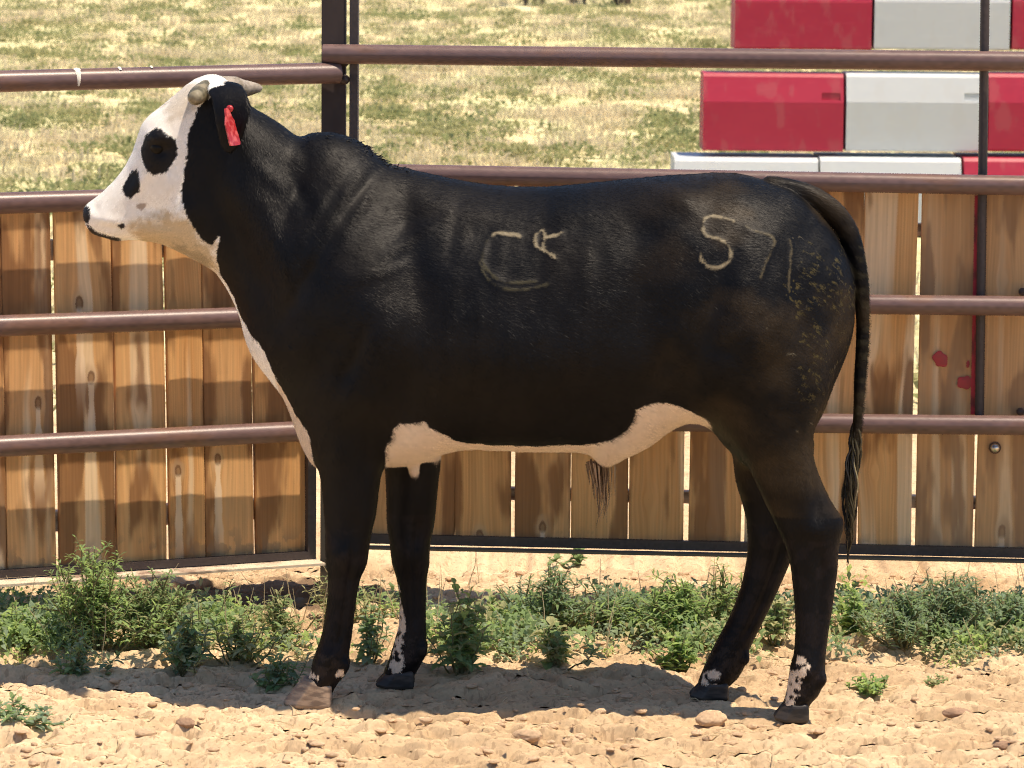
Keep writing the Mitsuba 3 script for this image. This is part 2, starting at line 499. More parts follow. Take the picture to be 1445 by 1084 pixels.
edges = [504, 562, 643, 725, 806.5, 888, 970, 1051, 1132, 1213, 1292, 1378, 1460]
gaps = [0, 1.5, 1.5, 5, 1.2, 1.5, 8, 5, 1.2, 1.5, 5, 4, 2]
e = [sr(x) for x in edges]
mpp = (e[4] - e[3]) / 81.5
w0 = e[4] - e[3]
post_e = [e[-1] + w0 * k for k in range(1, 11)]
allE, allG = e + post_e, gaps + [RNG.choice([1.5, 3, 5]) for _ in post_e]
zbR = plane_point(850, 768, ORb, tR)[2]
for k in range(len(allE) - 1):
    s0, s1 = allE[k] + allG[k] * mpp / 2, allE[k + 1] - allG[k + 1] * mpp / 2
    m, uv = board_mesh(s0, s1, zbR + RNG.uniform(-.004, .004), ztR + RNG.uniform(-.012, .004), OR, tR, nR, GAP + RNG.uniform(-.003, .003), bid, lean=RNG.uniform(-.003, .003), cup=RNG.uniform(0, .0015))
    obj('board', m, 'board_wood_grey' if k in (10, 11, 12, 14) else 'board_wood', rightp, uv=uv)
    bid += 1
sS = sr(500)
bl = OR - nR * (GAP - 0.010)
obj('bottom_rail', bar(bl + tR * sS + UP * (zbR + .004), bl + tR * sR1 + UP * (zbR + .0), UP, nR, 0.024, 0.016), 'dark_steel', rightp)
fl = OR - nR * (GAP - 0.022)
obj('flange', bar(fl + tR * sS + UP * (zbR - .017), fl + tR * sR1 + UP * (zbR - .017), nR, UP, 0.034, 0.006), 'muddy_steel', rightp)
for zz in (zbR + .12, ztR - .12):
    bb = OR - nR * (GAP + .017 + .024)
    obj('batten', bar(bb + tR * sS + UP * zz, bb + tR * sR1 + UP * zz, UP, nR, 0.03, 0.034), 'pale_flange', rightp)
# uprights: the bar beside the post and the pipe at the right
b0 = plane_point(497.5, 800, OR - nR * .05, tR); s0 = (b0 - OR) @ tR
oU = OR - nR * .048
obj('upright', bar(oU + tR * s0 + UP * (zbR - .02), oU + tR * s0 + UP * 1.95, tR, nR, 0.021, 0.03), 'dark_steel', rightp)
q0, q1 = plane_point(1390, 0, oU, tR), plane_point(1382, 588, oU, tR)
obj('upright', tube([q1, q1 + (q0 - q1) * .5, q1 + (q0 - q1) * 1.12], 0.0115, 14), 'dark_steel', rightp, smooth=40)
scene['red_strap'] = principled(mikit.proc(lambda p, n, uv: mix((0.42, 0.03, 0.045), (0.20, 0.03, 0.03), smoothstep(0.45, 0.7, fbm(p.x * 60, p.y * 60, p.z * 22, 3)))), 0.6, 0.4)
r0, r1 = plane_point(1379, 276, OR - nR * .066, tR), plane_point(1373, 585, OR - nR * .066, tR)
obj('strap', bar(r0, r1, tR, nR, 0.012, 0.003), 'red_strap', rightp, label='faded red strip beside the upright pipe')
# red paint splashes on the boards and the bolt head
scene['red_paint'] = principled(mikit.proc(lambda p, n, uv: mix((0.40, 0.035, 0.045), (0.28, 0.05, 0.045), fbm(p.x * 120, p.y * 120, p.z * 120, 3))), 0.6, 0.4)


def splash(px, py, rx, rz, seed):
    c = plane_point(px, py, OR - nR * (GAP - .0045), tR)
    r = np.random.default_rng(seed)
    th = np.arange(28) * 2 * np.pi / 28
    k = 1 + 0.12 * np.sin(2 * th + r.uniform(0, 6)) + 0.09 * np.sin(5 * th + r.uniform(0, 6))
    ring = c + (np.cos(th) * k * rx)[:, None] * tR + (np.sin(th) * k * rz)[:, None] * UP
    inner = c + ((np.cos(th) * k * rx)[:, None] * tR + (np.sin(th) * k * rz)[:, None] * UP) * 0.7 + nR * .0012
    v = np.vstack([ring, inner, [c + nR * .0015]])
    i = np.arange(28); j = (i + 1) % 28
    f = np.vstack([np.stack([i, j, j + 28], 1), np.stack([i, j + 28, i + 28], 1), np.stack([i + 28, j + 28, i * 0 + 56], 1)])
    m = trimesh.Trimesh(v, f, process=False)
    if m.face_normals[-1] @ nR < 0:
        m.invert()
    return m


obj('paint_splash', splash(1327, 507, .0185, .020, 1), 'red_paint', rightp, smooth=True)
obj('paint_splash', splash(1362, 540, .0185, .0185, 2), 'red_paint', rightp, smooth=True)
obj('paint_splash', splash(1366, 514, .004, .010, 3), 'red_paint', rightp, smooth=True)
scene['bright_metal'] = principled((0.62, 0.60, 0.56), 0.28, 0.5, metallic=1.0)
scene['rust'] = principled((0.09, 0.055, 0.04), 0.7, 0.3)
bc = plane_point(1404, 632, OR - nR * (GAP - .004), tR)
k = np.linspace(0, 1, 6)
dome = tube([bc + nR * d for d in (0, .006, .010, .012, .013)], [.0115, .0115, .009, .005, .001], 18)
obj('bolt_head', dome, 'bright_metal', rightp, smooth=40)
obj('washer', tube([bc, bc + nR * .002], [.0155, .015], 20), 'rust', rightp, smooth=40)
for px, py in ((1443, 412), (1440, 581)):
    c = plane_point(px, py, OR - nR * (GAP - .004), tR)
    obj('bolt_head', tube([c, c + nR * .008, c + nR * .012], [.010, .009, .002], 14), 'rust', rightp, smooth=40)

# --- the square post between the panels
pb = np.array([POST[0], POST[1], 0]); pb = pb + np.array([0.0, .012, 0])
pc = at(471.5, 50, pb[1])
post = thing('fence_post', 'dark square steel post where the two fence panels meet', 'post')
obj('shaft', bar(np.array([pc[0], pb[1], -.25]), np.array([pc[0], pb[1], 2.05]), np.array([1.0, 0, 0]), np.array([0, 1.0, 0]), 0.060, 0.060), 'muddy_steel', post)
obj('cap', bar(np.array([pc[0], pb[1], 2.05]), np.array([pc[0], pb[1], 2.058]), np.array([1.0, 0, 0]), np.array([0, 1.0, 0]), 0.066, 0.066), 'dark_steel', post)
for zz, px in ((lp(455, 103)[2] + .002, 0), (rp(480, 76)[2], 0)):
    obj('weld_bead', trimesh.creation.icosphere(2, 0.013).apply_transform(trimesh.transformations.translation_matrix([pc[0] + .028, pb[1] - .032, zz - .02])), 'dark_steel', post, smooth=True)

# ------------------------------------------------------------------ the stack of plastic barriers beyond the fence
import manifold3d as m3


def plastic(base, pale):
    def fn(p, n, uv):
        s = fbm(p.x * 3, p.y * 3, p.z * 5, 4)
        scuff = smoothstep(0.6, 0.72, fbm(p.x * 9, p.y * 9, p.z * 30, 4))
        dust = smoothstep(0.52, 0.68, fbm(p.x * 16, p.y * 16, p.z * 6, 4))
        c = mix(base, pale, 0.3 * s + 0.12 * scuff)
        return mix(c, mi.Color3f(0.45, 0.38, 0.29), dust * 0.08)
    return mikit.proc(fn)


scene['red_plastic'] = principled(plastic((0.36, 0.012, 0.04), (0.46, 0.06, 0.09)), 0.45, 0.4)
scene['white_plastic'] = principled(plastic((0.51, 0.535, 0.54), (0.60, 0.625, 0.63)), 0.45, 0.4)
YB = 20.6


def barrier(xa, xb, ytop, ybot, front, depth, color, label, slot=True):
    a, b = at(xa, (ytop + ybot) / 2, front), at(xb, (ytop + ybot) / 2, front)
    z1, z0 = at((xa + xb) / 2, ytop, front)[2], at((xa + xb) / 2, ybot, front)[2]
    L, h = b[0] - a[0] - .012, z1 - z0
    zm = z1 - 0.37 * h
    prof = [(0, z0), (depth, z0), (depth, zm), (depth - .045, z1 - .02), (depth - .065, z1), (.065, z1), (.045, z1 - .02), (0, zm)]
    cs = m3.CrossSection([np.array(prof)]).offset(-.012, m3.JoinType.Round, 2, 24).offset(.012, m3.JoinType.Round, 2, 24)
    body = cs.extrude(L).transform(np.array([[0, 0, 1, a[0] + .006], [1, 0, 0, front], [0, 1, 0, 0.0]]))
    if slot:
        w = 0.105
        cut = m3.Manifold.cube([w, .062, .042]).translate([b[0] - .025 - w, front - .05 + .012, zm + 0.014])
        body = body - cut
    key = key_for('barrier')
    m = body.to_mesh()
    scene[key] = mikit.ply((m.vert_properties[:, :3], m.tri_verts), color, False)
    labels[key] = {'label': label, 'category': 'barrier'}
    # end lug by which the pieces are pinned together
    lug = m3.Manifold.cylinder(h * 0.86, .022, .022, 16).translate([b[0], front + depth / 2, z0 + h * .06]).to_mesh()
    scene[key + '__lug'] = mikit.ply((lug.vert_properties[:, :3], lug.tri_verts), color, 30)


R_, W_ = 'red_plastic', 'white_plastic'
yb0 = 332
barrier(950, 1156, 224, yb0, YB, .62, W_, 'white plastic barrier at the left end of the bottom row of the stack', False)
barrier(1156, 1358, 224, yb0, YB, .62, W_, 'second white plastic barrier in the bottom row, under the white middle block', False)
barrier(1359, 1566, 224.5, yb0, YB, .62, R_, 'red plastic barrier in the bottom row at the right edge, behind the upright pipe', False)
F2 = YB + .13
barrier(991, 1192, 104, 213.5, F2, .42, R_, 'red plastic barrier in the middle row, at the left end over the white bottom barriers')
barrier(1193, 1393, 104.5, 214, F2, .42, W_, 'white plastic barrier in the middle row of the stack, left of the upright pipe')
barrier(1394, 1594, 105, 214.5, F2, .42, R_, 'red plastic barrier in the middle row at the right edge of the photo')
barrier(1036, 1232, -36, 70, F2 + .05, .42, R_, 'red plastic barrier in the top row, at the left end of the stack')
barrier(1233, 1427, -36, 70.5, F2 + .05, .42, W_, 'white plastic barrier in the top row of the stack')
barrier(1428, 1622, -36, 71, F2 + .05, .42, R_, 'red plastic barrier in the top row at the right edge of the photo')

# ------------------------------------------------------------------ the field beyond: dry grass, low weeds, far shrubs
def leafy(rng, n, size, height, wide, fold=0.3):
    """A clump of bent leaf blades: (vertices, faces)."""
    v, f = [], []
    for _ in range(n):
        a = rng.uniform(0, 2 * np.pi); el = rng.uniform(0.15, 1.3)
        d = np.array([math.cos(a) * math.cos(el), math.sin(a) * math.cos(el), math.sin(el)])
        s = np.array([-math.sin(a), math.cos(a), 0])
        b = np.array([rng.normal(0, wide), rng.normal(0, wide), rng.uniform(0, height)])
        L, w = size * rng.uniform(.6, 1.3), size * rng.uniform(.16, .3)
        droop = np.array([0, 0, -L * rng.uniform(.1, .5)])
        k = len(v)
        v += [b, b + d * L * .5 + s * w, b + d * L * .5 - s * w + UP * w * fold, b + d * L + droop]
        f += [[k, k + 1, k + 2], [k + 1, k + 3, k + 2]]
    return np.array(v), np.array(f)


def blades(rng, n, h, spread, w):
    v, f = [], []
    for _ in range(n):
        a = rng.uniform(0, 2 * np.pi); lean = rng.uniform(.3, 1.7)
        d = np.array([math.cos(a), math.sin(a), 0]); s = np.array([-d[1], d[0], 0])
        b = np.array([rng.normal(0, spread), rng.normal(0, spread), -0.01])
        L = h * rng.uniform(.5, 1.2)
        m = b + d * L * lean * .3 + UP * L * .65
        t = b + d * L * lean + UP * L * (1.05 - lean * .45)
        k = len(v)
        v += [b - s * w, b + s * w, m - s * w * .8, m + s * w * .8, t]
        f += [[k, k + 1, k + 3], [k, k + 3, k + 2], [k + 2, k + 3, k + 4]]
    return np.array(v), np.array(f)


def thin(c, trans=1.0, rough=0.55):
    return {'type': 'principledthin', 'base_color': {'type': 'rgb', 'value': list(c)}, 'roughness': rough, 'diff_trans': trans, 'spec_trans': 0.0}


for name, c in (('straw', (0.70, 0.61, 0.42)), ('straw_grey', (0.66, 0.60, 0.40)), ('field_green', (0.31, 0.34, 0.16)), ('field_olive', (0.42, 0.41, 0.205)), ('weed_green', (0.30, 0.42, 0.19)),
                ('weed_blue', (0.31, 0.41, 0.27)), ('weed_bright', (0.42, 0.56, 0.19)), ('weed_yellow', (0.52, 0.52, 0.28)), ('stem_pale', (0.30, 0.28, 0.15)), ('far_leaf', (0.30, 0.32, 0.19))):
    scene[name] = thin(c)

rg = np.random.default_rng(3)
groups = {'dry_grass': [], 'field_weeds': []}
for g, spec in {'dry_grass': (('straw', 26), ('straw_grey', 26), ('straw', 18)), 'field_weeds': (('field_green', 44), ('field_olive', 40), ('field_green', 30))}.items():
    for i, (mat, n) in enumerate(spec):
        gid = f'{g}_clump_{i}'
        mesh = blades(rg, n, .12, .10, .0065) if g == 'dry_grass' else leafy(rg, n, .065, .085, .07)
        scene[gid] = {'type': 'shapegroup', 'clump': mikit.ply(mesh, mat)}
        groups[g].append(gid)
ptsA, ptsB = [], []
for d0, d1, dens in ((12.5, 22, 6), (22, 34, 15), (34, 50, 9), (50, 75, 3.5), (75, 130, 1.2)):
    area = .5 * .84 * (d1 ** 2 - d0 ** 2)
    n = int(area * dens)
    y = np.sqrt(rg.uniform(d0 ** 2, d1 ** 2, n)); x = rg.uniform(-.42, .42, n) * y
    p = np.stack([x * 1.5, y * .55, np.zeros(n)], -1)
    g = meshkit.fbm(p, 4, 31)
    isg = g + rg.normal(0, .06, n) > 0.525
    keep = rg.uniform(0, 1, n) < np.where(isg, 1.0, .9) * np.where(np.abs(x) < .22 * y + .5, 1, .45)
    k = 1 + np.clip((y - 30) / 90, 0, 1) * 1.0
    for xx, yy, gg, kk in zip(x[keep], y[keep], isg[keep], k[keep]):
        if 20.3 < yy < 21.6 and .7 < xx < 4:
            continue
        (ptsB if gg else ptsA).append((xx, yy, kk))
for g, pts in (('dry_grass', ptsA), ('field_weeds', ptsB)):
    zs = ground_z(np.array([p[0] for p in pts]), np.array([p[1] for p in pts]))
    for i, ((x, y, k), z) in enumerate(zip(pts, zs)):
        s = k * rg.uniform(.6, 1.35)
        scene[f'{g}__{i + 1:03d}'] = {'type': 'instance', 'group': {'type': 'ref', 'id': groups[g][i % 3]},
                                     'to_world': T().translate([float(x), float(y), float(z)]).rotate([0, 0, 1], float(rg.uniform(0, 360))).scale([s, s, s * float(rg.uniform(.6, 1.1))])}
labels['dry_grass'] = {'label': 'straw-coloured dry grass scattered over the field beyond the fence', 'category': 'grass', 'kind': 'stuff'}
labels['field_weeds'] = {'label': 'olive green low weeds in patches over the field beyond the fence', 'category': 'weeds', 'kind': 'stuff'}

# ------------------------------------------------------------------ weeds inside the pen
def stem_leaf_plant(rng, h, spread, nstems, leaf, per, style):
    """(stems mesh, leaves mesh). style: 'broad', 'fine' or 'low'."""
    sv, sf, lv, lf = [], [], [], []
    nv = 0
    stems = []
    for s in range(nstems):
        a = rng.uniform(0, 2 * np.pi)
        out = abs(rng.normal(0, 1)) * spread * .55
        if style == 'low':
            out = rng.uniform(.3, 1) * spread
        hh = h * rng.uniform(.55, 1.05) * (1 - .35 * min(out / spread, 1))
        base = np.array([math.cos(a), math.sin(a), 0]) * out * (.25 if style != 'low' else .05) + np.array([0, 0, -.01])
        tip = np.array([math.cos(a) * out, math.sin(a) * out, hh])
        mid = (base + tip) / 2 + np.array([math.cos(a), math.sin(a), 0]) * out * .18 + np.array([0, 0, hh * .12])
        k = np.linspace(0, 1, 6)[:, None]
        c = (1 - k) ** 2 * base + 2 * k * (1 - k) * mid + k ** 2 * tip
        c[1:-1] += rng.normal(0, .004, (4, 3))
        stems.append(c)
        if style == 'fine':                      # side twigs
            for _ in range(3):
                q = rng.uniform(.35, .9)
                b2 = c[int(q * 5)]
                dv = rng.normal(0, 1, 3); dv[2] = abs(dv[2]) + .5
                dv /= np.linalg.norm(dv)
                stems.append(b2 + dv * np.linspace(0, h * .32, 4)[:, None])
    for c in stems:
        t = tube(c, np.linspace(.0022, .0009, len(c)), 4, False)
        sv.append(t.vertices); sf.append(t.faces + nv); nv += len(t.vertices)
        n = per if len(c) == 6 else max(3, per // 2)
        for i in range(n):
            q = rng.uniform(.12, 1.0) ** .8
            b = np.array([np.interp(q * (len(c) - 1), np.arange(len(c)), c[:, k]) for k in range(3)])
            a = i * 2.4 + rng.uniform(-.5, .5)
            el = rng.uniform(-.15, .75) + .5 * (q > .9)
            d = np.array([math.cos(a) * math.cos(el), math.sin(a) * math.cos(el), math.sin(el)])
            s = np.array([-math.sin(a), math.cos(a), 0]); up = np.cross(s, d) * -1
            L = leaf * rng.uniform(.6, 1.25) * (1.1 - .5 * q)
            w = L * (.30 if style == 'broad' else .26 if style == 'low' else .11)
            droop = -UP * L * rng.uniform(.05, .4)
            o = len(lv)
            lv += [b, b + d * L * .35 + s * w + up * w * .4, b + d * L * .45, b + d * L * .35 - s * w + up * w * .4,
                   b + d * L * .75 + s * w * .7 + up * w * .3 + droop * .4, b + d * L * .75 - s * w * .7 + up * w * .3 + droop * .4, b + d * L + droop]
            lf += [[o, o + 1, o + 2], [o, o + 2, o + 3], [o + 1, o + 4, o + 2], [o + 2, o + 5, o + 3], [o + 4, o + 6, o + 2], [o + 2, o + 6, o + 5]]
    return (np.vstack(sv), np.vstack(sf)), (np.array(lv), np.array(lf))


def weed(px, py, h, spread, nst, leaf, per, style, mat, label, seed, group=None):
    p = drop(px, py)
    (sv, sf), (lv, lf) = stem_leaf_plant(np.random.default_rng(seed), h, spread, nst, leaf, per, style)
    t = thing('weed', label, 'weed', group)
    obj('stem', (sv + p, sf), 'stem_pale', t, kind='stuff')
    if isinstance(mat, str):
        obj('leaf', (lv + p, lf), mat, t, kind='stuff')
    else:
        pick = np.random.default_rng(seed).integers(0, len(mat), len(lf) // 6)
        zmax = lv[lf[::6, 0], 2]
        for i, m_ in enumerate(mat):
            sel = np.repeat(pick == i, 6)
            obj('leaf', (lv + p, lf[sel]), m_, t, kind='stuff')


G_, Bl, Br, Ye = 'weed_green', 'weed_blue', 'weed_bright', 'weed_yellow'
weed(135, 925, .255, .19, 46, .034, 24, 'fine', (G_, Br), 'tall bushy green weed at the left, under the left fence panel', 1)
weed(112, 968, .12, .07, 12, .036, 12, 'broad', (Bl, G_), 'dark green leafy weed in front of the tallest bushy weed at the left', 2)
weed(215, 915, .19, .15, 30, .036, 20, 'fine', (G_, G_, Ye), 'wispy green weed just right of the tallest bushy weed', 3)
weed(265, 950, .15, .12, 22, .036, 16, 'broad', (G_, Bl, Ye), 'broad-leaved weed left of the front legs, before the dark patch of ground', 4)
weed(335, 935, .13, .10, 18, .034, 14, 'broad', (Ye, G_), 'yellowish green weed between the broad-leaved weed and the near front leg', 5)
weed(395, 975, .09, .07, 14, .034, 12, 'broad', (Bl, G_), 'dark small weed beside the near front hoof', 6)
weed(395, 915, .13, .10, 16, .034, 12, 'fine', (Ye, G_), 'pale yellow-green weed behind the near front leg, by the post', 7)
weed(30, 915, .13, .12, 20, .032, 14, 'low', (G_, Br), 'low spreading weed at the left edge of the photo, behind the bushy weeds', 8)
weed(30, 1022, .05, .13, 22, .032, 14, 'low', (G_, Bl), 'flat creeping weed on the sand in the lower left corner', 9)
weed(520, 935, .15, .07, 12, .034, 14, 'broad', (Bl, G_), 'dark leafy weed between the two front legs', 10)
weed(650, 950, .215, .095, 20, .044, 20, 'broad', (G_, Br, Ye, G_), 'bushy broad-leaved weed just right of the far front leg', 11)
weed(705, 900, .10, .08, 12, .036, 12, 'broad', (Ye, G_), 'small pale weed right of the bushy broad-leaved weed', 12)
weed(785, 938, .10, .085, 14, .048, 12, 'broad', (G_, Ye), 'pale leafy low weed under the middle of the belly', 13)
weed(775, 893, .17, .12, 22, .036, 18, 'fine', (Bl, G_), 'bluish green weed with a tall tip under the belly, near the fence', 14)
weed(870, 895, .13, .16, 36, .036, 20, 'fine', (Bl, Bl, G_), 'bluish grassy weed in the middle of the weed strip, under the sheath', 15)
weed(945, 900, .155, .13, 32, .036, 20, 'fine', (Br, G_), 'bright green feathery weed left of the far hind leg', 16)
weed(955, 950, .11, .09, 16, .038, 14, 'broad', (G_, Br), 'low green weed in front of the far hind hoof', 17)
weed(1020, 893, .17, .09, 16, .036, 14, 'fine', (G_, Br, Ye), 'pale-tipped weed right beside the far hind leg', 18)
weed(1095, 905, .12, .07, 14, .036, 14, 'broad', (G_, Ye), 'green weed seen in the gap between the hind legs', 19)
weed(1205, 908, .135, .10, 22, .038, 18, 'broad', (Br, G_), 'bright yellow-green leafy weed right of the near hind leg', 20)
weed(1275, 908, .125, .15, 40, .03, 20, 'fine', (G_, Bl), 'green weed between the bright leafy weed and the feathery weed at the right', 21)
weed(1345, 905, .17, .18, 52, .03, 22, 'fine', (Bl, Bl, G_), 'large feathery blue-green weed with tall sprigs at the right', 22)
weed(1432, 908, .13, .13, 34, .032, 18, 'fine', (G_, Bl), 'green weed at the right edge of the photo', 23)
weed(1228, 975, .035, .06, 14, .028, 10, 'low', (G_, Br), 'tiny flat weed on the sand right of the near hind hoof', 24)
weed(1320, 968, .02, .05, 9, .022, 8, 'low', (Ye, G_), 'tiny sparse sprig on the sand at the right', 25)
weed(815, 800, .07, .05, 8, .034, 9, 'broad', (G_,), 'small weed close to the foot of the right fence panel', 26)
weed(480, 880, .14, .10, 16, .036, 16, 'fine', (G_, Ye), 'green weed behind the front legs, at the foot of the post', 27)

# low seedlings between the larger weeds: nobody could count them
cover_mats = (G_, Bl, Ye, Br)
cv = {m_: ([], [], [0]) for m_ in cover_mats}
rg = np.random.default_rng(12)
n = 1900
pxs = rg.uniform(-120, 1560, n); pys = rg.normal(893, 20, n)
for px, py in zip(pxs, pys):
    dens = meshkit.fbm(np.array([px * .011, py * .03, 0.0]), 3, 77)
    if py > 945 or py < 838 or dens < (.44 if px > 1150 or 700 < px < 1060 or px < 240 else .53) + rg.uniform(-.06, .10):
        continue
    if 230 < px < 460 and py < 868:
        continue
    p = drop(px, py)
    m_ = cover_mats[int(rg.choice(4, p=(.4, .3, .15, .15)))]
    v, f = leafy(rg, 24, .025, .05, .026)
    V, Fc, o = cv[m_]
    V.append(v * rg.uniform(.6, 1.3) + p); Fc.append(f + o[0]); o[0] += len(v)
cover = thing('weed_cover', 'low green seedlings filling in between the weeds along the fence', 'weeds')
labels[cover]['kind'] = 'stuff'
for m_ in cover_mats:
    obj('seedling', (np.vstack(cv[m_][0]), np.vstack(cv[m_][1])), m_, cover, kind='stuff')

V, Fc, o = [], [], 0
for i in range(520):
    px, py = rg.uniform(-120, 1560), (rg.normal(885, 26) if i < 300 else rg.uniform(800, 1100))
    p = drop(px, py)
    a = rg.uniform(0, 2 * np.pi)
    if i < 170:
        tip = p + np.array([rg.normal(0, .03), rg.normal(0, .03), rg.uniform(.05, .15)])
    else:
        L = rg.uniform(.02, .075)
        tip = p + np.array([math.cos(a) * L, math.sin(a) * L, 0]); tip[2] = float(ground_z(tip[0], tip[1])) + rg.uniform(.001, .012)
        p = p + UP * .002
    mid = (p + tip) / 2 + np.array([rg.normal(0, .004), rg.normal(0, .004), .003])
    t_ = tube([p, mid, tip], [.0013, .0011, .0005], 4, False)
    V.append(t_.vertices); Fc.append(t_.faces + o); o += len(t_.vertices)
obj('straw_litter', (np.vstack(V), np.vstack(Fc)), 'straw', kind='stuff', label='dry stalks and broken straws among the weeds and on the sand', category='straw')

# ------------------------------------------------------------------ clods and stones on the sand
def clod(rng, r, flat=.6, sub=3):
    m = trimesh.creation.icosphere(sub, 1.0)
    v = np.array(m.vertices)
    o = rng.uniform(0, 50, 3)
    v *= (0.72 + .42 * meshkit.fbm(v * 1.1 + o, 3, 3) + .12 * meshkit.noise(v * 4 + o, 5))[:, None]
    v *= np.array([r * rng.uniform(.9, 1.4), r * rng.uniform(.8, 1.1), r * flat])
    a = rng.uniform(0, np.pi)
    v[:, :2] = v[:, :2] @ np.array([[math.cos(a), -math.sin(a)], [math.sin(a), math.cos(a)]])
    return v, np.array(m.faces)


scene['clod_dirt'] = principled(mikit.proc(lambda p, n, uv: mix((0.40, 0.27, 0.165), (0.58, 0.42, 0.27), fbm(p.x * 22, p.y * 22, p.z * 22, 3)) * (0.8 + .35 * noise(p.x * 240, p.y * 240, p.z * 240))), .95, .1)
scene['clod_brown'] = principled(mikit.proc(lambda p, n, uv: mix((0.25, 0.155, 0.10), (0.42, 0.28, 0.185), fbm(p.x * 30, p.y * 30, p.z * 30, 3)) * (0.8 + .35 * noise(p.x * 240, p.y * 240, p.z * 240))), .95, .1)
rg = np.random.default_rng(21)
for px, py, r, fl, mat, label in (
        (762, 1010, .036, .45, 'clod_dirt', 'pale flat stone on the sand under the middle of the belly'),
        (1003, 1018, .034, .55, 'clod_dirt', 'pale lump of earth left of the near hind hoof'),
        (965, 1012, .024, .6, 'clod_dirt', 'small pale lump at the left of the pale lump by the hind hooves'),
        (745, 1040, .026, .55, 'clod_dirt', 'low clod just below the pale flat stone under the belly'),
        (803, 1048, .024, .5, 'clod_dirt', 'low clod below and right of the pale flat stone under the belly'),
        (565, 1010, .026, .45, 'clod_dirt', 'pale clod at the sunlit edge of the shadow, right of the front hooves'),
        (262, 1022, .022, .5, 'clod_brown', 'brown clod on the sand at the lower left, right of the creeping weed'),
        (205, 1036, .022, .5, 'clod_dirt', 'clod on the sand below the tall bushy weed at the left'),
        (1350, 1008, .024, .5, 'clod_brown', 'brown clod on the sand at the lower right'),
        (1415, 1055, .022, .5, 'clod_brown', 'small brown clod in the lower right corner of the photo'),
        (595, 950, .024, .6, 'clod_dirt', 'pale clod right behind the far front hoof'),
        (1158, 1010, .026, .5, 'clod_dirt', 'pale crumbly clod right behind the near hind hoof')):
    p = drop(px, py)
    v, f = clod(rg, r, fl)
    obj('clod', (v + p + UP * r * fl * .25, f), mat, smooth=True, label=label, category='clod')
V, Fc, o = [], [], 0
for i in range(2600):
    px, py = rg.uniform(-150, 1600), rg.uniform(800, 1130)
    p = drop(px, py)
    r = .0025 + .013 * rg.uniform(0, 1) ** 4
    v, f = clod(rg, r, rg.uniform(.3, .6), 1)
    v = v * (1 + .25 * (rg.uniform(0, 1, v.shape) - .5))
    V.append(v + p + UP * r * .2); Fc.append(f + o); o += len(v)
obj('crumbs', (np.vstack(V), np.vstack(Fc)), 'clod_dirt', kind='stuff', label='small crumbs of dry earth scattered over the sand of the pen', category='dirt')

# ------------------------------------------------------------------ far shrubs at the end of the field
rg = np.random.default_rng(5)
scene['far_trunk'] = principled((0.16, 0.12, 0.085), .9, .2)
for px, d, hh, lab in ((752, 82, 2.2, 'leftmost of the far shrubs at the top edge of the photo, right of the post'), (815, 84, 2.8, 'middle one of the far shrubs at the top edge of the photo'),
                       (880, 83, 2.4, 'rightmost of the far shrubs at the top edge, left of the barriers')):
    g0 = at(px, 0, d)
    base = np.array([g0[0], d, float(ground_z(g0[0], d))])
    t = thing('shrub', lab, 'shrub')
    trunks = []
    for q in range(5):
        a = rg.uniform(0, 6.28)
        tip = base + np.array([math.cos(a) * .5, math.sin(a) * .5, hh * .8])
        trunks.append(tube([base + np.array([math.cos(a) * .18, math.sin(a) * .1, -.1]), (base + tip) / 2 + rg.normal(0, .06, 3), tip], [.05, .035, .012], 6))
    obj('trunk', join(trunks), 'far_trunk', t, smooth=True)
    v, f = leafy(rg, 900, .16, hh * .75, .42)
    v[:, 2] += hh * .3
    obj('crown', (v + base, f), 'far_leaf', t, kind='stuff')
#BULL#
# ------------------------------------------------------------------ the bull
def spine_y(x):
    """Distance of the animal's middle plane: it stands a little askew, the head turned slightly away."""
    x = np.asarray(x, float)
    head = np.clip(-0.58 - x, 0, None)
    return 8.075 - 0.075 * x + 0.16 * head


def side(pts, w=0.0):
    """Outline points read off the photograph -> (x, z) in the animal's own side plane, w metres in front of its middle."""
    out = []
    for px, py in pts:
        p = at(px, py, 8.1)
        for _ in range(3):
            p = at(px, py, float(spine_y(p[0])) - w)
        out.append((p[0], p[2]))
    return np.array(out)


OUTLINE = [(125, 286), (119, 292), (117, 302), (120, 314), (124, 322), (132, 330), (150, 336), (165, 340), (180, 339), (205, 340), (226, 344), (244, 351), (262, 360),
           (281, 370), (300, 381), (307, 388), (324, 414), (338, 446), (347, 479), (359, 505), (378, 531), (399, 559), (411, 587), (421, 616), (432, 640), (444, 656),
           (470, 668), (505, 668), (540, 659), (575, 656), (606, 648), (628, 639), (660, 633), (700, 634), (740, 636), (780, 637), (815, 638), (832, 642), (846, 655), (858, 658), (872, 652),
           (886, 645), (917, 629), (939, 612), (957, 601), (980, 596), (1003, 606), (1022, 628), (1050, 655), (1085, 675), (1120, 672), (1142, 655), (1147, 630), (1147, 606), (1156, 589),
           (1166, 567), (1176, 541), (1186, 518), (1196, 492), (1203, 465), (1206, 430), (1204, 395), (1196, 364), (1180, 332), (1160, 305), (1140, 285), (1118, 268),
           (1100, 261), (1080, 255), (1050, 247), (1020, 244), (985, 246), (940, 249), (900, 252), (850, 257), (800, 262), (760, 264), (700, 262), (650, 255), (600, 244), (568, 237),
           (548, 232), (534, 222), (516, 206), (494, 194), (466, 187), (440, 188), (424, 193), (412, 188), (395, 175), (374, 162), (355, 151), (338, 138), (324, 118), (314, 109), (301, 105),
           (291, 106), (277, 111), (264, 119), (251, 130), (238, 141), (225, 152), (214, 160), (203, 172), (196, 187), (188, 212), (177, 234), (165, 250), (152, 264), (140, 275)]
SIL = catmull(side(OUTLINE), 5, True)
STEP = 0.002
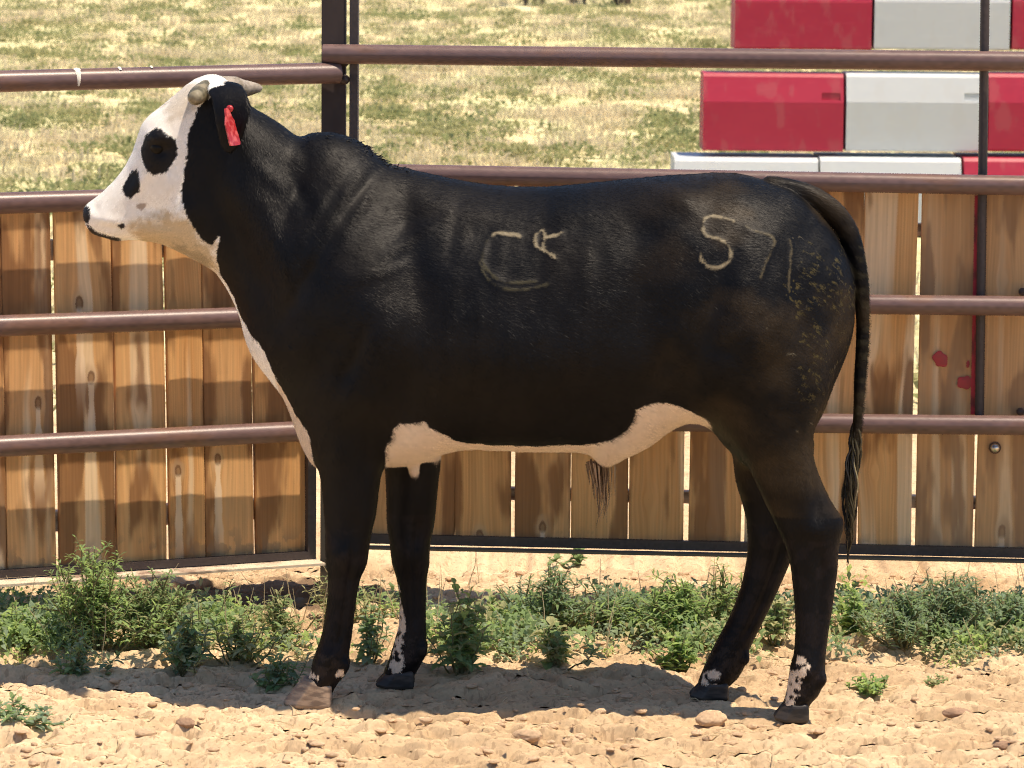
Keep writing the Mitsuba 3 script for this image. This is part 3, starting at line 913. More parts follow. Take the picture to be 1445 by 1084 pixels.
sx0, sz0 = SIL[:, 0].min() - .03, SIL[:, 1].min() - .06
SX = np.arange(sx0, SIL[:, 0].max() + .03, STEP); SZ = np.arange(sz0, SIL[:, 1].max() + .03, STEP)
GX, GZ = np.meshgrid(SX, SZ, indexing='ij')
ins = inside(GX, GZ, SIL)
DIST = np.where(ins, ndimage.distance_transform_edt(ins), -ndimage.distance_transform_edt(~ins)) * STEP
# half width and edge rounding over the side view: (px, py, half width, rounding)
CTRL = [(122, 300, .050, .055), (140, 315, .062, .050), (165, 310, .064, .050), (160, 270, .050, .045), (190, 300, .068, .06), (185, 250, .058, .05), (225, 280, .085, .07), (215, 215, .100, .05), (245, 330, .075, .06),
        (255, 230, .110, .07), (265, 290, .100, .075), (240, 165, .100, .045), (285, 125, .085, .045), (300, 160, .095, .07), (290, 220, .105, .09), (300, 330, .085, .07), (310, 375, .060, .05),
        (350, 200, .100, .09), (340, 300, .125, .12), (330, 390, .095, .08), (400, 220, .120, .12), (390, 330, .160, .15), (370, 460, .130, .09), (440, 195, .070, .06), (470, 230, .125, .13), (460, 350, .210, .18), (430, 480, .200, .13),
        (430, 580, .150, .09), (450, 650, .110, .07), (520, 215, .085, .09), (540, 300, .190, .17), (530, 430, .250, .20), (520, 560, .235, .16), (540, 650, .140, .08), (600, 260, .120, .12), (620, 350, .225, .19), (640, 470, .270, .24),
        (640, 600, .200, .13), (720, 280, .135, .12), (740, 380, .255, .21), (760, 500, .285, .25), (760, 610, .200, .14), (850, 280, .150, .12), (870, 380, .265, .20), (880, 500, .275, .22), (860, 620, .140, .10),
        (850, 660, .040, .04), (950, 270, .175, .10), (960, 350, .250, .17), (960, 460, .255, .20), (940, 580, .150, .08), (1030, 260, .165, .10), (1050, 340, .240, .17), (1060, 450, .255, .20), (1050, 560, .235, .16), (1060, 640, .180, .09),
        (1110, 275, .110, .10), (1130, 340, .190, .15), (1150, 440, .215, .15), (1140, 560, .200, .12), (1190, 400, .130, .12), (1190, 480, .120, .11)]
cxz = side([(c[0], c[1]) for c in CTRL])
Wn = np.zeros_like(GX); Rn = np.zeros_like(GX); Sn = np.full_like(GX, 1e-12)
for (x, z), c in zip(cxz, CTRL):
    s = .055 if x < -.55 else .085
    k = np.exp(-((GX - x) ** 2 + (GZ - z) ** 2) / (2 * s * s)) + 1e-7 / ((GX - x) ** 2 + (GZ - z) ** 2 + .01)
    Wn += k * c[2]; Rn += k * c[3]; Sn += k
WF, RF = Wn / Sn, Rn / Sn
tt = np.clip(DIST / RF, 0, 1)
HF = WF * np.sqrt(np.clip(1 - (1 - tt) ** 2, 0, 1))
# muscles, hollows and folds that the side shows
def bump(px, py, sx, sz, amp, rot=0):
    global HF
    (x, z), = side([(px, py)], .15)
    c, s = math.cos(math.radians(rot)), math.sin(math.radians(rot))
    dx, dz = GX - x, GZ - z
    u, v = c * dx + s * dz, -s * dx + c * dz
    HF = HF + 1.3 * amp * np.exp(-(u / sx) ** 2 - (v / sz) ** 2) * np.clip(HF / .09, 0, 1)


bump(505, 420, .085, .16, .022, 20)      # shoulder blade
bump(440, 470, .06, .08, .012)           # point of the shoulder
bump(500, 560, .07, .07, .020)           # upper arm
bump(588, 400, .042, .16, -.012, 12)     # hollow behind the shoulder
bump(570, 300, .05, .05, -.010)
bump(577, 545, .034, .09, -.012)         # elbow fold
bump(690, 470, .12, .10, .008)
bump(905, 430, .06, .12, -.020)          # flank hollow
bump(900, 320, .06, .035, -.008)
bump(960, 275, .045, .028, .016, -15)    # hook bone
bump(1085, 460, .11, .14, .020)          # thigh
bump(1010, 530, .05, .06, .014)          # stifle
bump(1140, 330, .03, .05, -.010, 30)
bump(1180, 390, .02, .05, .008)
bump(330, 330, .03, .13, -.012, 25)      # throat groove
bump(370, 300, .05, .14, .010, 25)
bump(470, 300, .045, .13, .010, -38)     # the muscle before the shoulder blade
bump(452, 365, .016, .14, -.010, -32)    # groove before the shoulder
bump(540, 480, .045, .10, .010, -18)     # triceps
bump(500, 505, .016, .09, -.008, -25)
bump(470, 560, .03, .05, .008)
bump(660, 300, .10, .025, .006, -8)      # loin edge
bump(800, 305, .12, .022, .006, 2)
bump(1120, 420, .018, .15, -.007, 8)     # parting of the thigh muscles
bump(1045, 400, .04, .12, .008, -12)
bump(1000, 440, .018, .13, -.008, -14)
bump(930, 520, .03, .07, -.012, -20)     # flank fold
for rx_ in (630, 672, 714, 756, 798):
    bump(rx_, 470, .016, .13, .0035, -6)
bump(380, 250, .05, .016, .005, -40)
bump(420, 270, .06, .018, -.006, -62)
bump(395, 350, .09, .020, .006, -70)
bump(215, 321, .060, .006, -.006, -2)    # line of the jaw
bump(192, 262, .040, .010, .006, 52)     # ridge of the face
bump(237, 262, .018, .030, .006)
bump(255, 305, .035, .04, .012)          # cheek
bump(212, 300, .03, .02, -.008)
bump(222, 196, .022, .014, .012)         # brow
bump(224, 214, .018, .012, -.008)        # eye socket
bump(176, 255, .02, .012, -.006, 45)
bump(127, 299, .008, .010, -.016)        # nostril
bump(150, 326, .028, .004, -.012, -12)   # mouth
bump(150, 316, .025, .008, .007)
for k_, (px, py, ln, rot, am) in enumerate(((430, 330, .12, 62, .005), (455, 300, .12, 58, -.005), (480, 330, .12, 55, .005), (500, 280, .10, 50, -.004), (405, 300, .14, 70, -.004), (560, 350, .10, 35, .005), (590, 310, .10, 20, -.004), (535, 380, .06, 15, .006), (640, 320, .10, 80, -.003),
                                             (700, 400, .16, 84, .003), (760, 400, .16, 86, -.003), (820, 420, .16, 86, .003))):
    bump(px, py, ln, .014, am, rot)
P3 = np.stack([GX, GZ, np.zeros_like(GX)], -1)
mus = np.clip((GX + .55) / .1, 0, 1)
HF = HF + (0.010 * (meshkit.fbm(P3 * np.array([9, 9, 1]), 3, 41) - .5) + .004 * (meshkit.fbm(P3 * np.array([34, 28, 1]), 2, 42) - .5)) * np.clip(HF / .09, 0, 1) * mus
QF = np.where(DIST > 0, HF ** 2, WF ** 2 * 2 / RF * DIST)
QF = ndimage.gaussian_filter(QF, 2.5)
qgx, qgz = np.gradient(QF, STEP)


def samp(A, x, z):
    return ndimage.map_coordinates(A, [(x - sx0) / STEP, (z - sz0) / STEP], order=1, mode='nearest')


# legs: (py, front px, back px, half width), each in its own upright plane
LEGS = {
    'near_hind': (.128, [(430, 1060, 1130, .030), (480, 1035, 1165, .080), (540, 1012, 1168, .098), (590, 1022, 1152, .086), (625, 1038, 1145, .075), (655, 1055, 1149, .066), (690, 1069, 1163, .058), (715, 1080, 1176, .052), (735, 1090, 1189, .050), (748, 1096, 1190, .049), (762, 1103, 1186, .046),
                         (785, 1111, 1183, .042), (815, 1117, 1181, .037), (860, 1121, 1175, .034), (905, 1122, 1168, .034), (930, 1120, 1165, .037), (950, 1115, 1164, .040), (970, 1112, 1162, .039), (988, 1109, 1155, .037), (1003, 1104, 1143, .033), (1020, 1097, 1138, .027)]),
    'far_hind': (-.085, [(430, 1060, 1130, .030), (490, 1025, 1150, .080), (570, 1015, 1140, .090), (620, 1030, 1128, .076), (680, 1038, 1124, .062), (720, 1049, 1130, .054), (745, 1054, 1134, .050), (775, 1055, 1124, .044), (803, 1052, 1112, .040), (840, 1043, 1096, .036), (880, 1027, 1077, .035), (908, 1012, 1063, .036),
                         (930, 1001, 1054, .038), (948, 993, 1049, .039), (960, 988, 1042, .038), (972, 984, 1031, .033), (985, 979, 1025, .027)]),
    'near_front': (.105, [(420, 470, 530, .030), (475, 445, 555, .090), (530, 430, 562, .105), (580, 438, 560, .092), (615, 441, 554, .082), (655, 448, 541, .070), (690, 454, 535, .063), (725, 457, 531, .057), (755, 459, 524, .053), (775, 459, 521, .052), (795, 460, 518, .049), (820, 463, 508, .042), (845, 462, 503, .037),
                           (870, 459, 500, .035), (900, 453, 496, .036), (920, 446, 493, .039), (935, 441, 491, .042), (950, 438, 488, .041), (962, 433, 478, .039), (975, 427, 470, .034), (990, 417, 466, .027)]),
    'far_front': (-.125, [(560, 548, 635, .090), (610, 545, 628, .080), (650, 543, 622, .070), (700, 545, 617, .060), (740, 546, 613, .054), (770, 550, 607, .052), (795, 553, 606, .048), (820, 560, 602, .040), (850, 564, 601, .036), (880, 563, 601, .036), (905, 557, 601, .038), (925, 551, 600, .040),
                          (938, 546, 593, .038), (950, 541, 587, .033), (963, 537, 584, .027)]),
}
DENTS = {'near_hind': [(1152, 690, .014, .055, .017), (1090, 690, .020, .05, -.006), (1150, 745, .022, .022, -.007), (1108, 762, .016, .030, -.006), (1128, 770, .010, .03, .005), (1140, 948, .02, .016, -.004)],
         'far_hind': [(1108, 690, .014, .055, .014), (1075, 760, .02, .03, -.005)],
         'near_front': [(486, 782, .026, .028, -.007), (500, 742, .016, .035, .008), (470, 740, .014, .04, .004), (480, 640, .03, .05, -.006), (520, 640, .012, .06, .007), (492, 815, .010, .02, .004), (466, 925, .02, .018, -.005)],
         'far_front': [(580, 782, .026, .028, -.006), (592, 742, .016, .035, .007)]}
LEGF, LEGC = {}, {}
for name, (w, rows) in LEGS.items():
    zz, uu, aa, bb = [], [], [], []
    for py, fx, bx_, b in rows:
        a_, b_ = side([(fx, py), (bx_, py)], w)
        zz.append((a_[1] + b_[1]) / 2); uu.append((a_[0] + b_[0]) / 2); aa.append((b_[0] - a_[0]) / 2); bb.append(b)
    zz, uu, aa, bb = (np.array(q)[::-1] for q in (zz, uu, aa, bb))
    zoff = -zz[0]                                # the lowest row stands on the sand
    k = np.clip((zz[-1] - zz) / (zz[-1] - zz[0]), 0, 1) ** 3
    zz = zz + zoff * k + .004
    LEGF[name] = (w, zz, PchipInterpolator(zz, uu), PchipInterpolator(zz, aa), PchipInterpolator(zz, bb))

TAIL_PX = [(1085, 262, 26), (1110, 266, 27), (1135, 273, 28), (1158, 285, 29), (1178, 301, 29), (1194, 323, 28), (1204, 348, 25), (1211, 378, 22), (1215, 410, 20), (1217, 450, 17), (1216, 490, 16), (1213, 530, 15), (1211, 570, 13), (1209, 600, 11), (1207, 622, 9)]
txz = side([(a, b) for a, b, c in TAIL_PX])
TAILP = np.column_stack([txz[:, 0], spine_y(txz[:, 0]) - .004, txz[:, 1]])
TAILR = np.array([c for a, b, c in TAIL_PX]) / 636 / 2
tk = np.linspace(0, len(TAILP) - 1, 70)
TAILC = catmull(TAILP, 6)
TAILCR = np.interp(np.linspace(0, 1, len(TAILC)), np.linspace(0, 1, len(TAILR)), TAILR)


def smin(a, b, k):
    h = np.clip(.5 + .5 * (b - a) / k, 0, 1)
    return b * (1 - h) + a * h - k * h * (1 - h)


VOX = 0.0042
lo = np.array([SIL[:, 0].min() - .02, -.36, -.02]); hi = np.array([TAILC[:, 0].max() + .04, .36, SIL[:, 1].max() + .03])
nx_, nw, nz = (np.ceil((hi - lo) / VOX).astype(int) + 1)
AX = (lo[0] + VOX * np.arange(nx_)).astype(np.float32); AW = (lo[1] + VOX * np.arange(nw)).astype(np.float32); AZ = (lo[2] + VOX * np.arange(nz)).astype(np.float32)
XX, ZZ = np.meshgrid(AX, AZ, indexing='ij')
Qs = samp(QF, XX, ZZ).astype(np.float32); Gs = np.hypot(samp(qgx, XX, ZZ), samp(qgz, XX, ZZ)).astype(np.float32)
outside = (ZZ < sz0) | (XX < SX[0]) | (XX > SX[-1])
Qs = np.where(outside, -.02, Qs)
Wg = AW[None, :, None]
FLD = (Wg ** 2 - Qs[:, None, :]) / np.sqrt(4 * Wg ** 2 + Gs[:, None, :] ** 2 + 1e-6)
FLD = np.clip(FLD, -.2, .2).astype(np.float32)


def block(xa, xb, wa, wb, za, zb):
    i = [slice(max(int((a - l) / VOX), 0), int((b - l) / VOX) + 2) for a, b, l in ((xa, xb, lo[0]), (wa, wb, lo[1]), (za, zb, lo[2]))]
    return tuple(i)


def merge(fn, xa, xb, wa, wb, za, zb, k):
    s = block(xa, xb, wa, wb, za, zb)
    X, W, Z = np.meshgrid(AX[s[0]], AW[s[1]], AZ[s[2]], indexing='ij')
    FLD[s] = smin(FLD[s], fn(X, W, Z).astype(np.float32), k)


for name, (w, zz, fu, fa, fb) in LEGF.items():
    dents = [(*side([(a_, b_)], w + .03)[0], c_, d_, e_) for a_, b_, c_, d_, e_ in DENTS[name]]

    def leg(X, W, Z, dents=dents, w=w, zz=zz, fu=fu, fa=fa, fb=fb):
        zc = np.clip(AZ[block(0, 1, 0, 1, -.02, .8)[2]], zz[0], zz[-1])
        zc = np.clip(Z[0, 0], zz[0], zz[-1])
        u, a, b = fu(zc)[None, None], fa(zc)[None, None], fb(zc)[None, None]
        # a broad front, a slimmer tendon behind
        du = (X - u) / a
        low_ = np.clip((.40 - Z) / .06, 0, 1)
        bb = b * (1 - .14 * np.clip(du, -1, 1) * low_ - .16 * np.exp(-((du - .28) / .17) ** 2) * low_ * np.clip((Z - .13) / .03, 0, 1))
        for ex_, ez_, sx_, sz_, dp_ in dents:
            bb = bb - dp_ * np.exp(-((X - ex_) / sx_) ** 2 - ((Z - ez_) / sz_) ** 2)
        d = (np.sqrt(np.abs(du) ** 2.1 + np.abs((W - w) / bb) ** 2.1 + 1e-9) - 1) * np.minimum(a, b)
        return np.maximum(np.maximum(d, Z - zz[-1]), .026 - Z)
    merge(leg, float(fu(zz).min()) - .16, float(fu(zz).max()) + .16, w - .15, w + .15, -.02, zz[-1] + .02, .028)
    # dewclaws
    zf = .118 if 'near' in name or 'hind' in name else .112
    for sgn in (-1, 1):
        c = (float(fu(zf - .02) + fa(zf - .02) * .84), w + sgn * .020, zf - .026)
        merge(lambda X, W, Z, c=c: np.sqrt(((X - c[0]) / .9) ** 2 + (W - c[1]) ** 2 + ((Z - c[2]) / 1.35) ** 2) - .0105, c[0] - .05, c[0] + .05, c[1] - .05, c[1] + .05, c[2] - .05, c[2] + .05, .014)

for a, b, ra, rb in zip(TAILC[:-1], TAILC[1:], TAILCR[:-1], TAILCR[1:]):
    wa, wb = float(spine_y(a[0])) - a[1], float(spine_y(b[0])) - b[1]
    A, B = np.array([a[0], wa, a[2]]), np.array([b[0], wb, b[2]])
    ab = B - A

    def cap(X, W, Z, A=A, ab=ab, ra=ra, rb=rb):
        t = np.clip(((X - A[0]) * ab[0] + (W - A[1]) * ab[1] + (Z - A[2]) * ab[2]) / (ab @ ab), 0, 1)
        return np.sqrt((X - A[0] - t * ab[0]) ** 2 + (W - A[1] - t * ab[1]) ** 2 + (Z - A[2] - t * ab[2]) ** 2) - (ra + (rb - ra) * t)
    m_ = .045
    merge(cap, min(A[0], B[0]) - m_, max(A[0], B[0]) + m_, min(A[1], B[1]) - m_, max(A[1], B[1]) + m_, min(A[2], B[2]) - m_, max(A[2], B[2]) + m_, .003)

kx = side([(584, 663)], 0)[0]
merge(lambda X, W, Z: np.sqrt(((X - kx[0]) / .9) ** 2 + (W + .01) ** 2 + ((Z - kx[1]) / 1.4) ** 2) - .0135, kx[0] - .08, kx[0] + .08, -.09, .07, kx[1] - .08, kx[1] + .09, .022)

# ears: a hanging leaf with a hollow front, one on each side
(e0, e1) = side([(319, 122), (325, 209)], .14)
EARC = [np.array([e0[0] - .004, .040, e0[1] - .012]), np.array([e0[0] - .004, .098, e0[1] - .006]), np.array([e0[0] + .012, .150, e0[1] - .035]), np.array([e0[0] + .014, .165, (e0[1] + e1[1]) / 2 - .01]), np.array([e1[0], .158, e1[1] + .004])]
EARL = catmull(np.array(EARC), 8)
EARW = .043 * np.sqrt(np.clip(np.sin(np.linspace(.16, 1, len(EARL)) * np.pi * .97), 0.01, 1))


def ear(sgn):
    def fn(X, W, Z):
        best = np.full(X.shape, 1e9)
        for c, wd in zip(EARL, EARW):
            dx, dw, dz = X - c[0] - (0 if sgn > 0 else -.05), sgn * W - c[1], Z - c[2]
            th = .010
            ww = dw - 7 * np.minimum(np.abs(dx), wd) ** 2 * (dx > 0)
            q = np.sqrt((dx / wd) ** 2 + (ww / th) ** 2 + (dz / .014) ** 2) + 1e-6
            g = np.sqrt((dx / wd ** 2) ** 2 + (ww / th ** 2) ** 2 + (dz / .014 ** 2) ** 2) + 1e-6
            best = np.minimum(best, (q - 1) * q / g)
        return best
    return fn


for sgn in (1, -1):
    wr = sorted((sgn * .02, sgn * .22))
    merge(ear(sgn), e0[0] - .12, e0[0] + .08, wr[0], wr[1], e1[1] - .03, e0[1] + .04, .010)


def surface_nets(g, origin, h):
    s = g < 0
    act = np.zeros(tuple(np.array(g.shape) - 1), bool)
    c8 = [s[i:i + act.shape[0], j:j + act.shape[1], k:k + act.shape[2]] for i in (0, 1) for j in (0, 1) for k in (0, 1)]
    any_, all_ = np.zeros_like(act), np.ones_like(act)
    for c in c8:
        any_ |= c; all_ &= c
    act = any_ & ~all_
    idx = np.full(act.shape, -1, np.int32)
    cells = np.argwhere(act)
    idx[act] = np.arange(len(cells))
    corner = np.array([(i, j, k) for i in (0, 1) for j in (0, 1) for k in (0, 1)])
    gv = np.stack([g[tuple((cells + c).T)] for c in corner], 1)
    acc, cnt = np.zeros((len(cells), 3)), np.zeros(len(cells))
    for a in range(8):
        for b in range(a + 1, 8):
            if np.abs(corner[a] - corner[b]).sum() != 1:
                continue
            x = (gv[:, a] < 0) != (gv[:, b] < 0)
            t = gv[:, a] / np.where(x, gv[:, a] - gv[:, b], 1)
            p = corner[a] + t[:, None] * (corner[b] - corner[a])
            acc[x] += p[x]; cnt[x] += 1
    v = origin + h * (cells + acc / cnt[:, None])
    faces = []
    for ax in range(3):
        o1, o2 = [(1, 2), (2, 0), (0, 1)][ax]
        n = list(g.shape); n[ax] -= 1
        lo_ = [slice(1, -1)] * 3; lo_[ax] = slice(0, -1)
        hi_ = [slice(1, -1)] * 3; hi_[ax] = slice(1, None)
        a, b = s[tuple(lo_)], s[tuple(hi_)]
        e = np.argwhere(a != b)
        off = np.ones(3, int); off[ax] = 0
        e = e + off
        fl = s[tuple(e.T)]
        q = []
        for d1, d2 in ((0, 0), (1, 0), (1, 1), (0, 1)):
            c = e.copy(); c[:, o1] -= 1 - d1; c[:, o2] -= 1 - d2
            q.append(idx[tuple(c.T)])
        q = np.stack(q, 1)
        q[~fl] = q[~fl][:, ::-1]
        faces.append(q)
    return v, np.vstack(faces)


bv, bq = surface_nets(FLD, lo, VOX)
bf = np.vstack([bq[:, [0, 1, 2]], bq[:, [0, 2, 3]]])
del FLD
body = trimesh.Trimesh(bv, bf, process=False)
lab = trimesh.graph.connected_component_labels(body.edges_unique, node_count=len(bv))
big = np.bincount(lab).argmax()
keep = lab[bf[:, 0]] == big
body = trimesh.Trimesh(bv, bf[keep], process=False); body.remove_unreferenced_vertices()
from scipy import sparse
_e = body.edges_unique
_A = sparse.coo_matrix((np.ones(2 * len(_e)), (np.r_[_e[:, 0], _e[:, 1]], np.r_[_e[:, 1], _e[:, 0]])), shape=(len(body.vertices),) * 2).tocsr()
_D = np.asarray(_A.sum(1))
_v = np.array(body.vertices)
for _ in range(6):                               # light smoothing that keeps the volume
    _v = _v + .5 * (_A @ _v / _D - _v)
    _v = _v - .52 * (_A @ _v / _D - _v)
body.vertices = _v
if body.volume < 0:
    body.invert()
bx, bw, bz = np.array(body.vertices).T

# --- coat: patches of hair colour in the side plane, edges broken up hair by hair
V3 = np.stack([bx, bw, bz], -1)
jx = bx + .003 * (meshkit.noise(V3 * 150, 1) - .5) + .009 * (meshkit.fbm(V3 * 28, 2, 2) - .5)
jz = bz + .003 * (meshkit.noise(V3 * 150, 3) - .5) + .009 * (meshkit.fbm(V3 * 28, 2, 4) - .5)
WHITE_HEAD = [(318, 112), (322, 122), (306, 128), (294, 141), (281, 151), (277, 167), (270, 181), (267, 198), (266, 228), (264, 237), (260, 258), (259, 275), (264, 293), (273, 311), (284, 330), (294, 341), (303, 344), (310, 331), (313, 333),
              (309, 350), (306, 366), (309, 382), (318, 396), (330, 418), (340, 444), (354, 463), (370, 479), (380, 502), (391, 525), (403, 549), (416, 574), (430, 594), (440, 608), (441, 639), (449, 662), (440, 690), (300, 690), (80, 400), (80, 60), (318, 60)]
UNDER = [(430, 720), (440, 660), (470, 660), (528, 662), (540, 641), (551, 619), (562, 595), (590, 592), (598, 588), (604, 598), (616, 605), (630, 613), (641, 622), (662, 627), (700, 630), (740, 631), (780, 632), (824, 631), (862, 624), (879, 613), (889, 604), (896, 588),
         (897, 574), (908, 568), (922, 565), (944, 566), (960, 572), (979, 583), (994, 592), (1002, 604), (1000, 640), (900, 720)]
EYE_P = [(220, 179), (229, 183), (247, 195), (252, 209), (251, 222), (238, 237), (231, 244), (216, 247), (206, 241), (200, 226), (198, 208), (204, 194), (213, 185)]
EYE_Q = [(195, 239), (199, 261), (196, 270), (185, 279), (176, 275), (172, 266), (178, 252), (186, 241)]
NOSE = [(113, 296), (119, 290), (128, 293), (129, 305), (124, 316), (116, 313)]
LIP = [(121, 318), (127, 319), (136, 327), (150, 332), (163, 335), (171, 338), (166, 345), (140, 343), (118, 330)]
MOUTH = [(166, 317), (176, 314), (177, 321), (170, 324)]
white = inside(jx, jz, side(WHITE_HEAD, .04)) | (inside(jx, jz, side(UNDER, .13)) & (bz > .50))
low = bz < .52
nf = side([(436, 600), (547, 600)], .11)[:, 0]
ff = side([(535, 660), (640, 660)], -.11)
white &= ~((bw > .035) & (bx > nf[0] + .008) & (bx < nf[1] - .004) & (bz < 1))
white &= ~((bw < -.045) & (bx > nf[0] + .008) & (bx < ff[1, 0]) & (bz < ff[0, 1] + .02))
white &= ~((bz < ff[0, 1] - .025) & (bx > nf[0] + .004) & (np.abs(bw) > .035))
patch = np.zeros(len(bx), bool)
for poly, w in ((EYE_P, .095), (EYE_Q, .06)):
    patch |= inside(jx, jz, side(poly, w))
dark_skin = np.zeros(len(bx), bool)
for poly, w in ((NOSE, .03), (LIP, .045), (MOUTH, .06)):
    dark_skin |= inside(bx, bz, side(poly, w))
ear_z = (np.abs(bw) > .118) & (bx < -.55) & (bz > 1.05)
white &= ~ear_z


def leg_patch(name, poly, near=True):
    w = LEGF[name][0]
    m = inside(jx, jz, side(poly, w + .035)) & (bz < .30)
    return m & ((bw > w - .02) if near else True) & (np.abs(bw - w) < .07)


legw = leg_patch('far_front', [(556, 822), (563, 826), (566, 850), (573, 880), (572, 900), (566, 912), (570, 930), (566, 948), (555, 952), (548, 940), (556, 915), (561, 890), (560, 850)])
legw |= leg_patch('near_hind', [(1127, 927), (1134, 930), (1146, 941), (1138, 945), (1136, 958), (1129, 966), (1130, 980), (1120, 984), (1118, 1004), (1108, 1006), (1108, 988), (1112, 965), (1122, 944)])
legw |= leg_patch('far_hind', [(992, 952), (1006, 944), (1016, 950), (1012, 966), (1000, 972), (988, 968)])
legw |= leg_patch('near_front', [(474, 945), (484, 944), (485, 956), (473, 960)]) | leg_patch('near_front', [(432, 948), (440, 946), (452, 950), (450, 960), (440, 958), (430, 962)])
# broken specks inside the markings on the legs
speck = meshkit.fbm(V3 * 75, 2, 9)
legw &= speck > .455

col = np.zeros((len(bx), 3))
fb = meshkit.fbm(V3 * np.array([10, 10, 10]), 3, 6)[:, None]
hair = meshkit.noise(V3 * np.array([260, 260, 120]), 7)[:, None]
black = np.array([.0024, .0025, .0034]) * (.4 + 1.2 * fb)
# sun-bleached, brownish hair on the hindquarter and scattered in patches over the barrel
brown = np.clip((meshkit.fbm(V3 * 9 + 3, 4, 15) - .42) * 4, 0, 1) * np.clip((bx - .20) / .30, 0.12, 1) * (bz > .45)
black = black * (1 - brown[:, None] * .85) + np.array([.030, .0205, .0105]) * brown[:, None] * .85
black *= (.78 + .45 * hair)
w_ = np.array([.85, .82, .75]) * (.88 + .2 * hair)
cream = np.clip((meshkit.fbm(V3 * 14, 3, 16) - .40) * 4, 0, 1)[:, None]
w_ = w_ * (1 - .18 * cream) + np.array([.60, .47, .33]) * .18 * cream
# yellow-stained hair along the jaw and throat, dusty belly
def stain(poly, w, grain, soft, seed):
    pl = side(poly, w)
    d = seg_dist(bx, bz, np.vstack([pl, pl[:1]])) * np.where(inside(bx, bz, pl), 1, -1)
    return np.clip(.5 + d / soft + grain * (meshkit.fbm(V3 * 38, 3, seed) - .5) + .9 * (hair[:, 0] - .5), 0, 1)[:, None]


jaw = .80 * stain([(185, 318), (225, 308), (250, 296), (262, 300), (285, 332), (300, 345), (308, 350), (306, 395), (240, 365), (190, 350)], .07, 2.2, .030, 61)
w_ = w_ * (1 - jaw) + np.array([.42, .30, .14]) * jaw
beard = .6 * stain([(252, 340), (275, 344), (292, 356), (302, 395), (262, 370), (240, 358)], .05, 3.5, .018, 18)
w_ = w_ * (1 - beard) + np.array([.22, .175, .11]) * beard
belly = (bz < .74) & (bx > -.52)
w_ = np.where(belly[:, None], w_ * .32 + np.array([.57, .42, .28]) * .68 * (.8 + .3 * fb), w_)
# tan curls on the poll
poll = .55 * stain([(222, 152), (250, 118), (270, 108), (280, 128), (268, 158), (240, 172)], .06, 3.5, .022, 19)
w_ = w_ * (1 - poll) + np.array([.36, .27, .16]) * poll
col[:] = black
wm = (white & ~patch) | legw
col[wm] = w_[wm]
grey = inside(jx, jz, side([(192, 288), (203, 284), (208, 291), (200, 297), (193, 296)], .07))
col[grey & wm] = np.array([.36, .29, .23])
col[patch & ~dark_skin] = (np.array([.0075, .0065, .0065]) * (.8 + .4 * hair))[patch & ~dark_skin]
col[dark_skin] = np.array([.018, .015, .014])
# brands: bare pale scar lines
BR = [([(689, 404), (680, 375)], .0, .0),]
STROKES_PALE = [[(695, 337), (700, 333), (712, 334), (728, 335), (733, 337)],
                [(756, 350), (755, 342), (759, 333), (765, 329), (768, 332), (769, 340), (767, 348), (766, 354)], [(755, 350), (762, 353), (768, 356), (777, 360), (783, 364)], [(769, 340), (776, 337), (785, 335), (793, 331)],
                [(1037, 314), (1026, 311), (1012, 308), (1003, 308), (996, 312), (993, 320), (993, 328), (997, 334), (1003, 336), (1012, 337), (1021, 341), (1027, 347), (1031, 355), (1031, 363), (1028, 370), (1021, 375), (1013, 378), (1003, 377), (995, 373), (990, 367), (988, 359)]]
STROKES_DIM = [[(1055, 323), (1064, 328), (1076, 330), (1088, 334), (1094, 341), (1094, 347), (1088, 358), (1083, 368), (1077, 382), (1073, 391)], [(1117, 342), (1120, 352), (1119, 362), (1117, 374), (1115, 390), (1114, 412)]]
STROKES_FAINT = [[(679, 368), (686, 380), (696, 390), (708, 397), (722, 399), (740, 398), (756, 397)], [(676, 372), (684, 388), (697, 400), (716, 407), (740, 408), (758, 405), (772, 400)]]
nearside = bw > .08
rg = np.random.default_rng(2)
ridge = np.zeros(len(bx))
for strokes, width, tone, amt in ((STROKES_PALE, .0024, (.25, .21, .135), .85), (STROKES_DIM, .0020, (.085, .070, .040), .8), (STROKES_FAINT, .0022, (.040, .036, .021), .95), ([[(690, 338), (684, 352), (679, 368)]], .0020, (.020, .018, .011), .9)):
    for st in strokes:
        d = seg_dist(jx * .3 + bx * .7, jz * .3 + bz * .7, catmull(side(st, .235), 4))
        gap_ = meshkit.fbm(V3 * 70, 3, 33)
        m = nearside * np.clip((width * (1.5 - 1.5 * np.clip((gap_ - .42) * 4, 0, 1)) - d) / .0030 + .5, 0, 1) * amt
        col = col * (1 - m[:, None]) + np.array(tone) * (.75 + .5 * hair) * m[:, None]
        ridge = np.maximum(ridge, nearside * np.exp(-(d / .007) ** 2) * amt)
# dung flecks on the rump and thigh
fl = meshkit.fbm(V3 * 130, 2, 51)
zone = inside(bx, bz, side([(1095, 400), (1150, 330), (1185, 330), (1212, 400), (1212, 480), (1190, 550), (1160, 600), (1120, 580), (1125, 460)], .14)) & (meshkit.fbm(V3 * 16, 2, 52) > .46)
flm = zone & (fl > .665)
col[flm] = np.array([.058, .046, .016]) * (.6 + .8 * hair[flm])
fl2 = (bx > .5) & (meshkit.noise(V3 * 70, 53) > .945) & nearside & (bz > .6)
col[fl2] = np.array([.09, .078, .052])
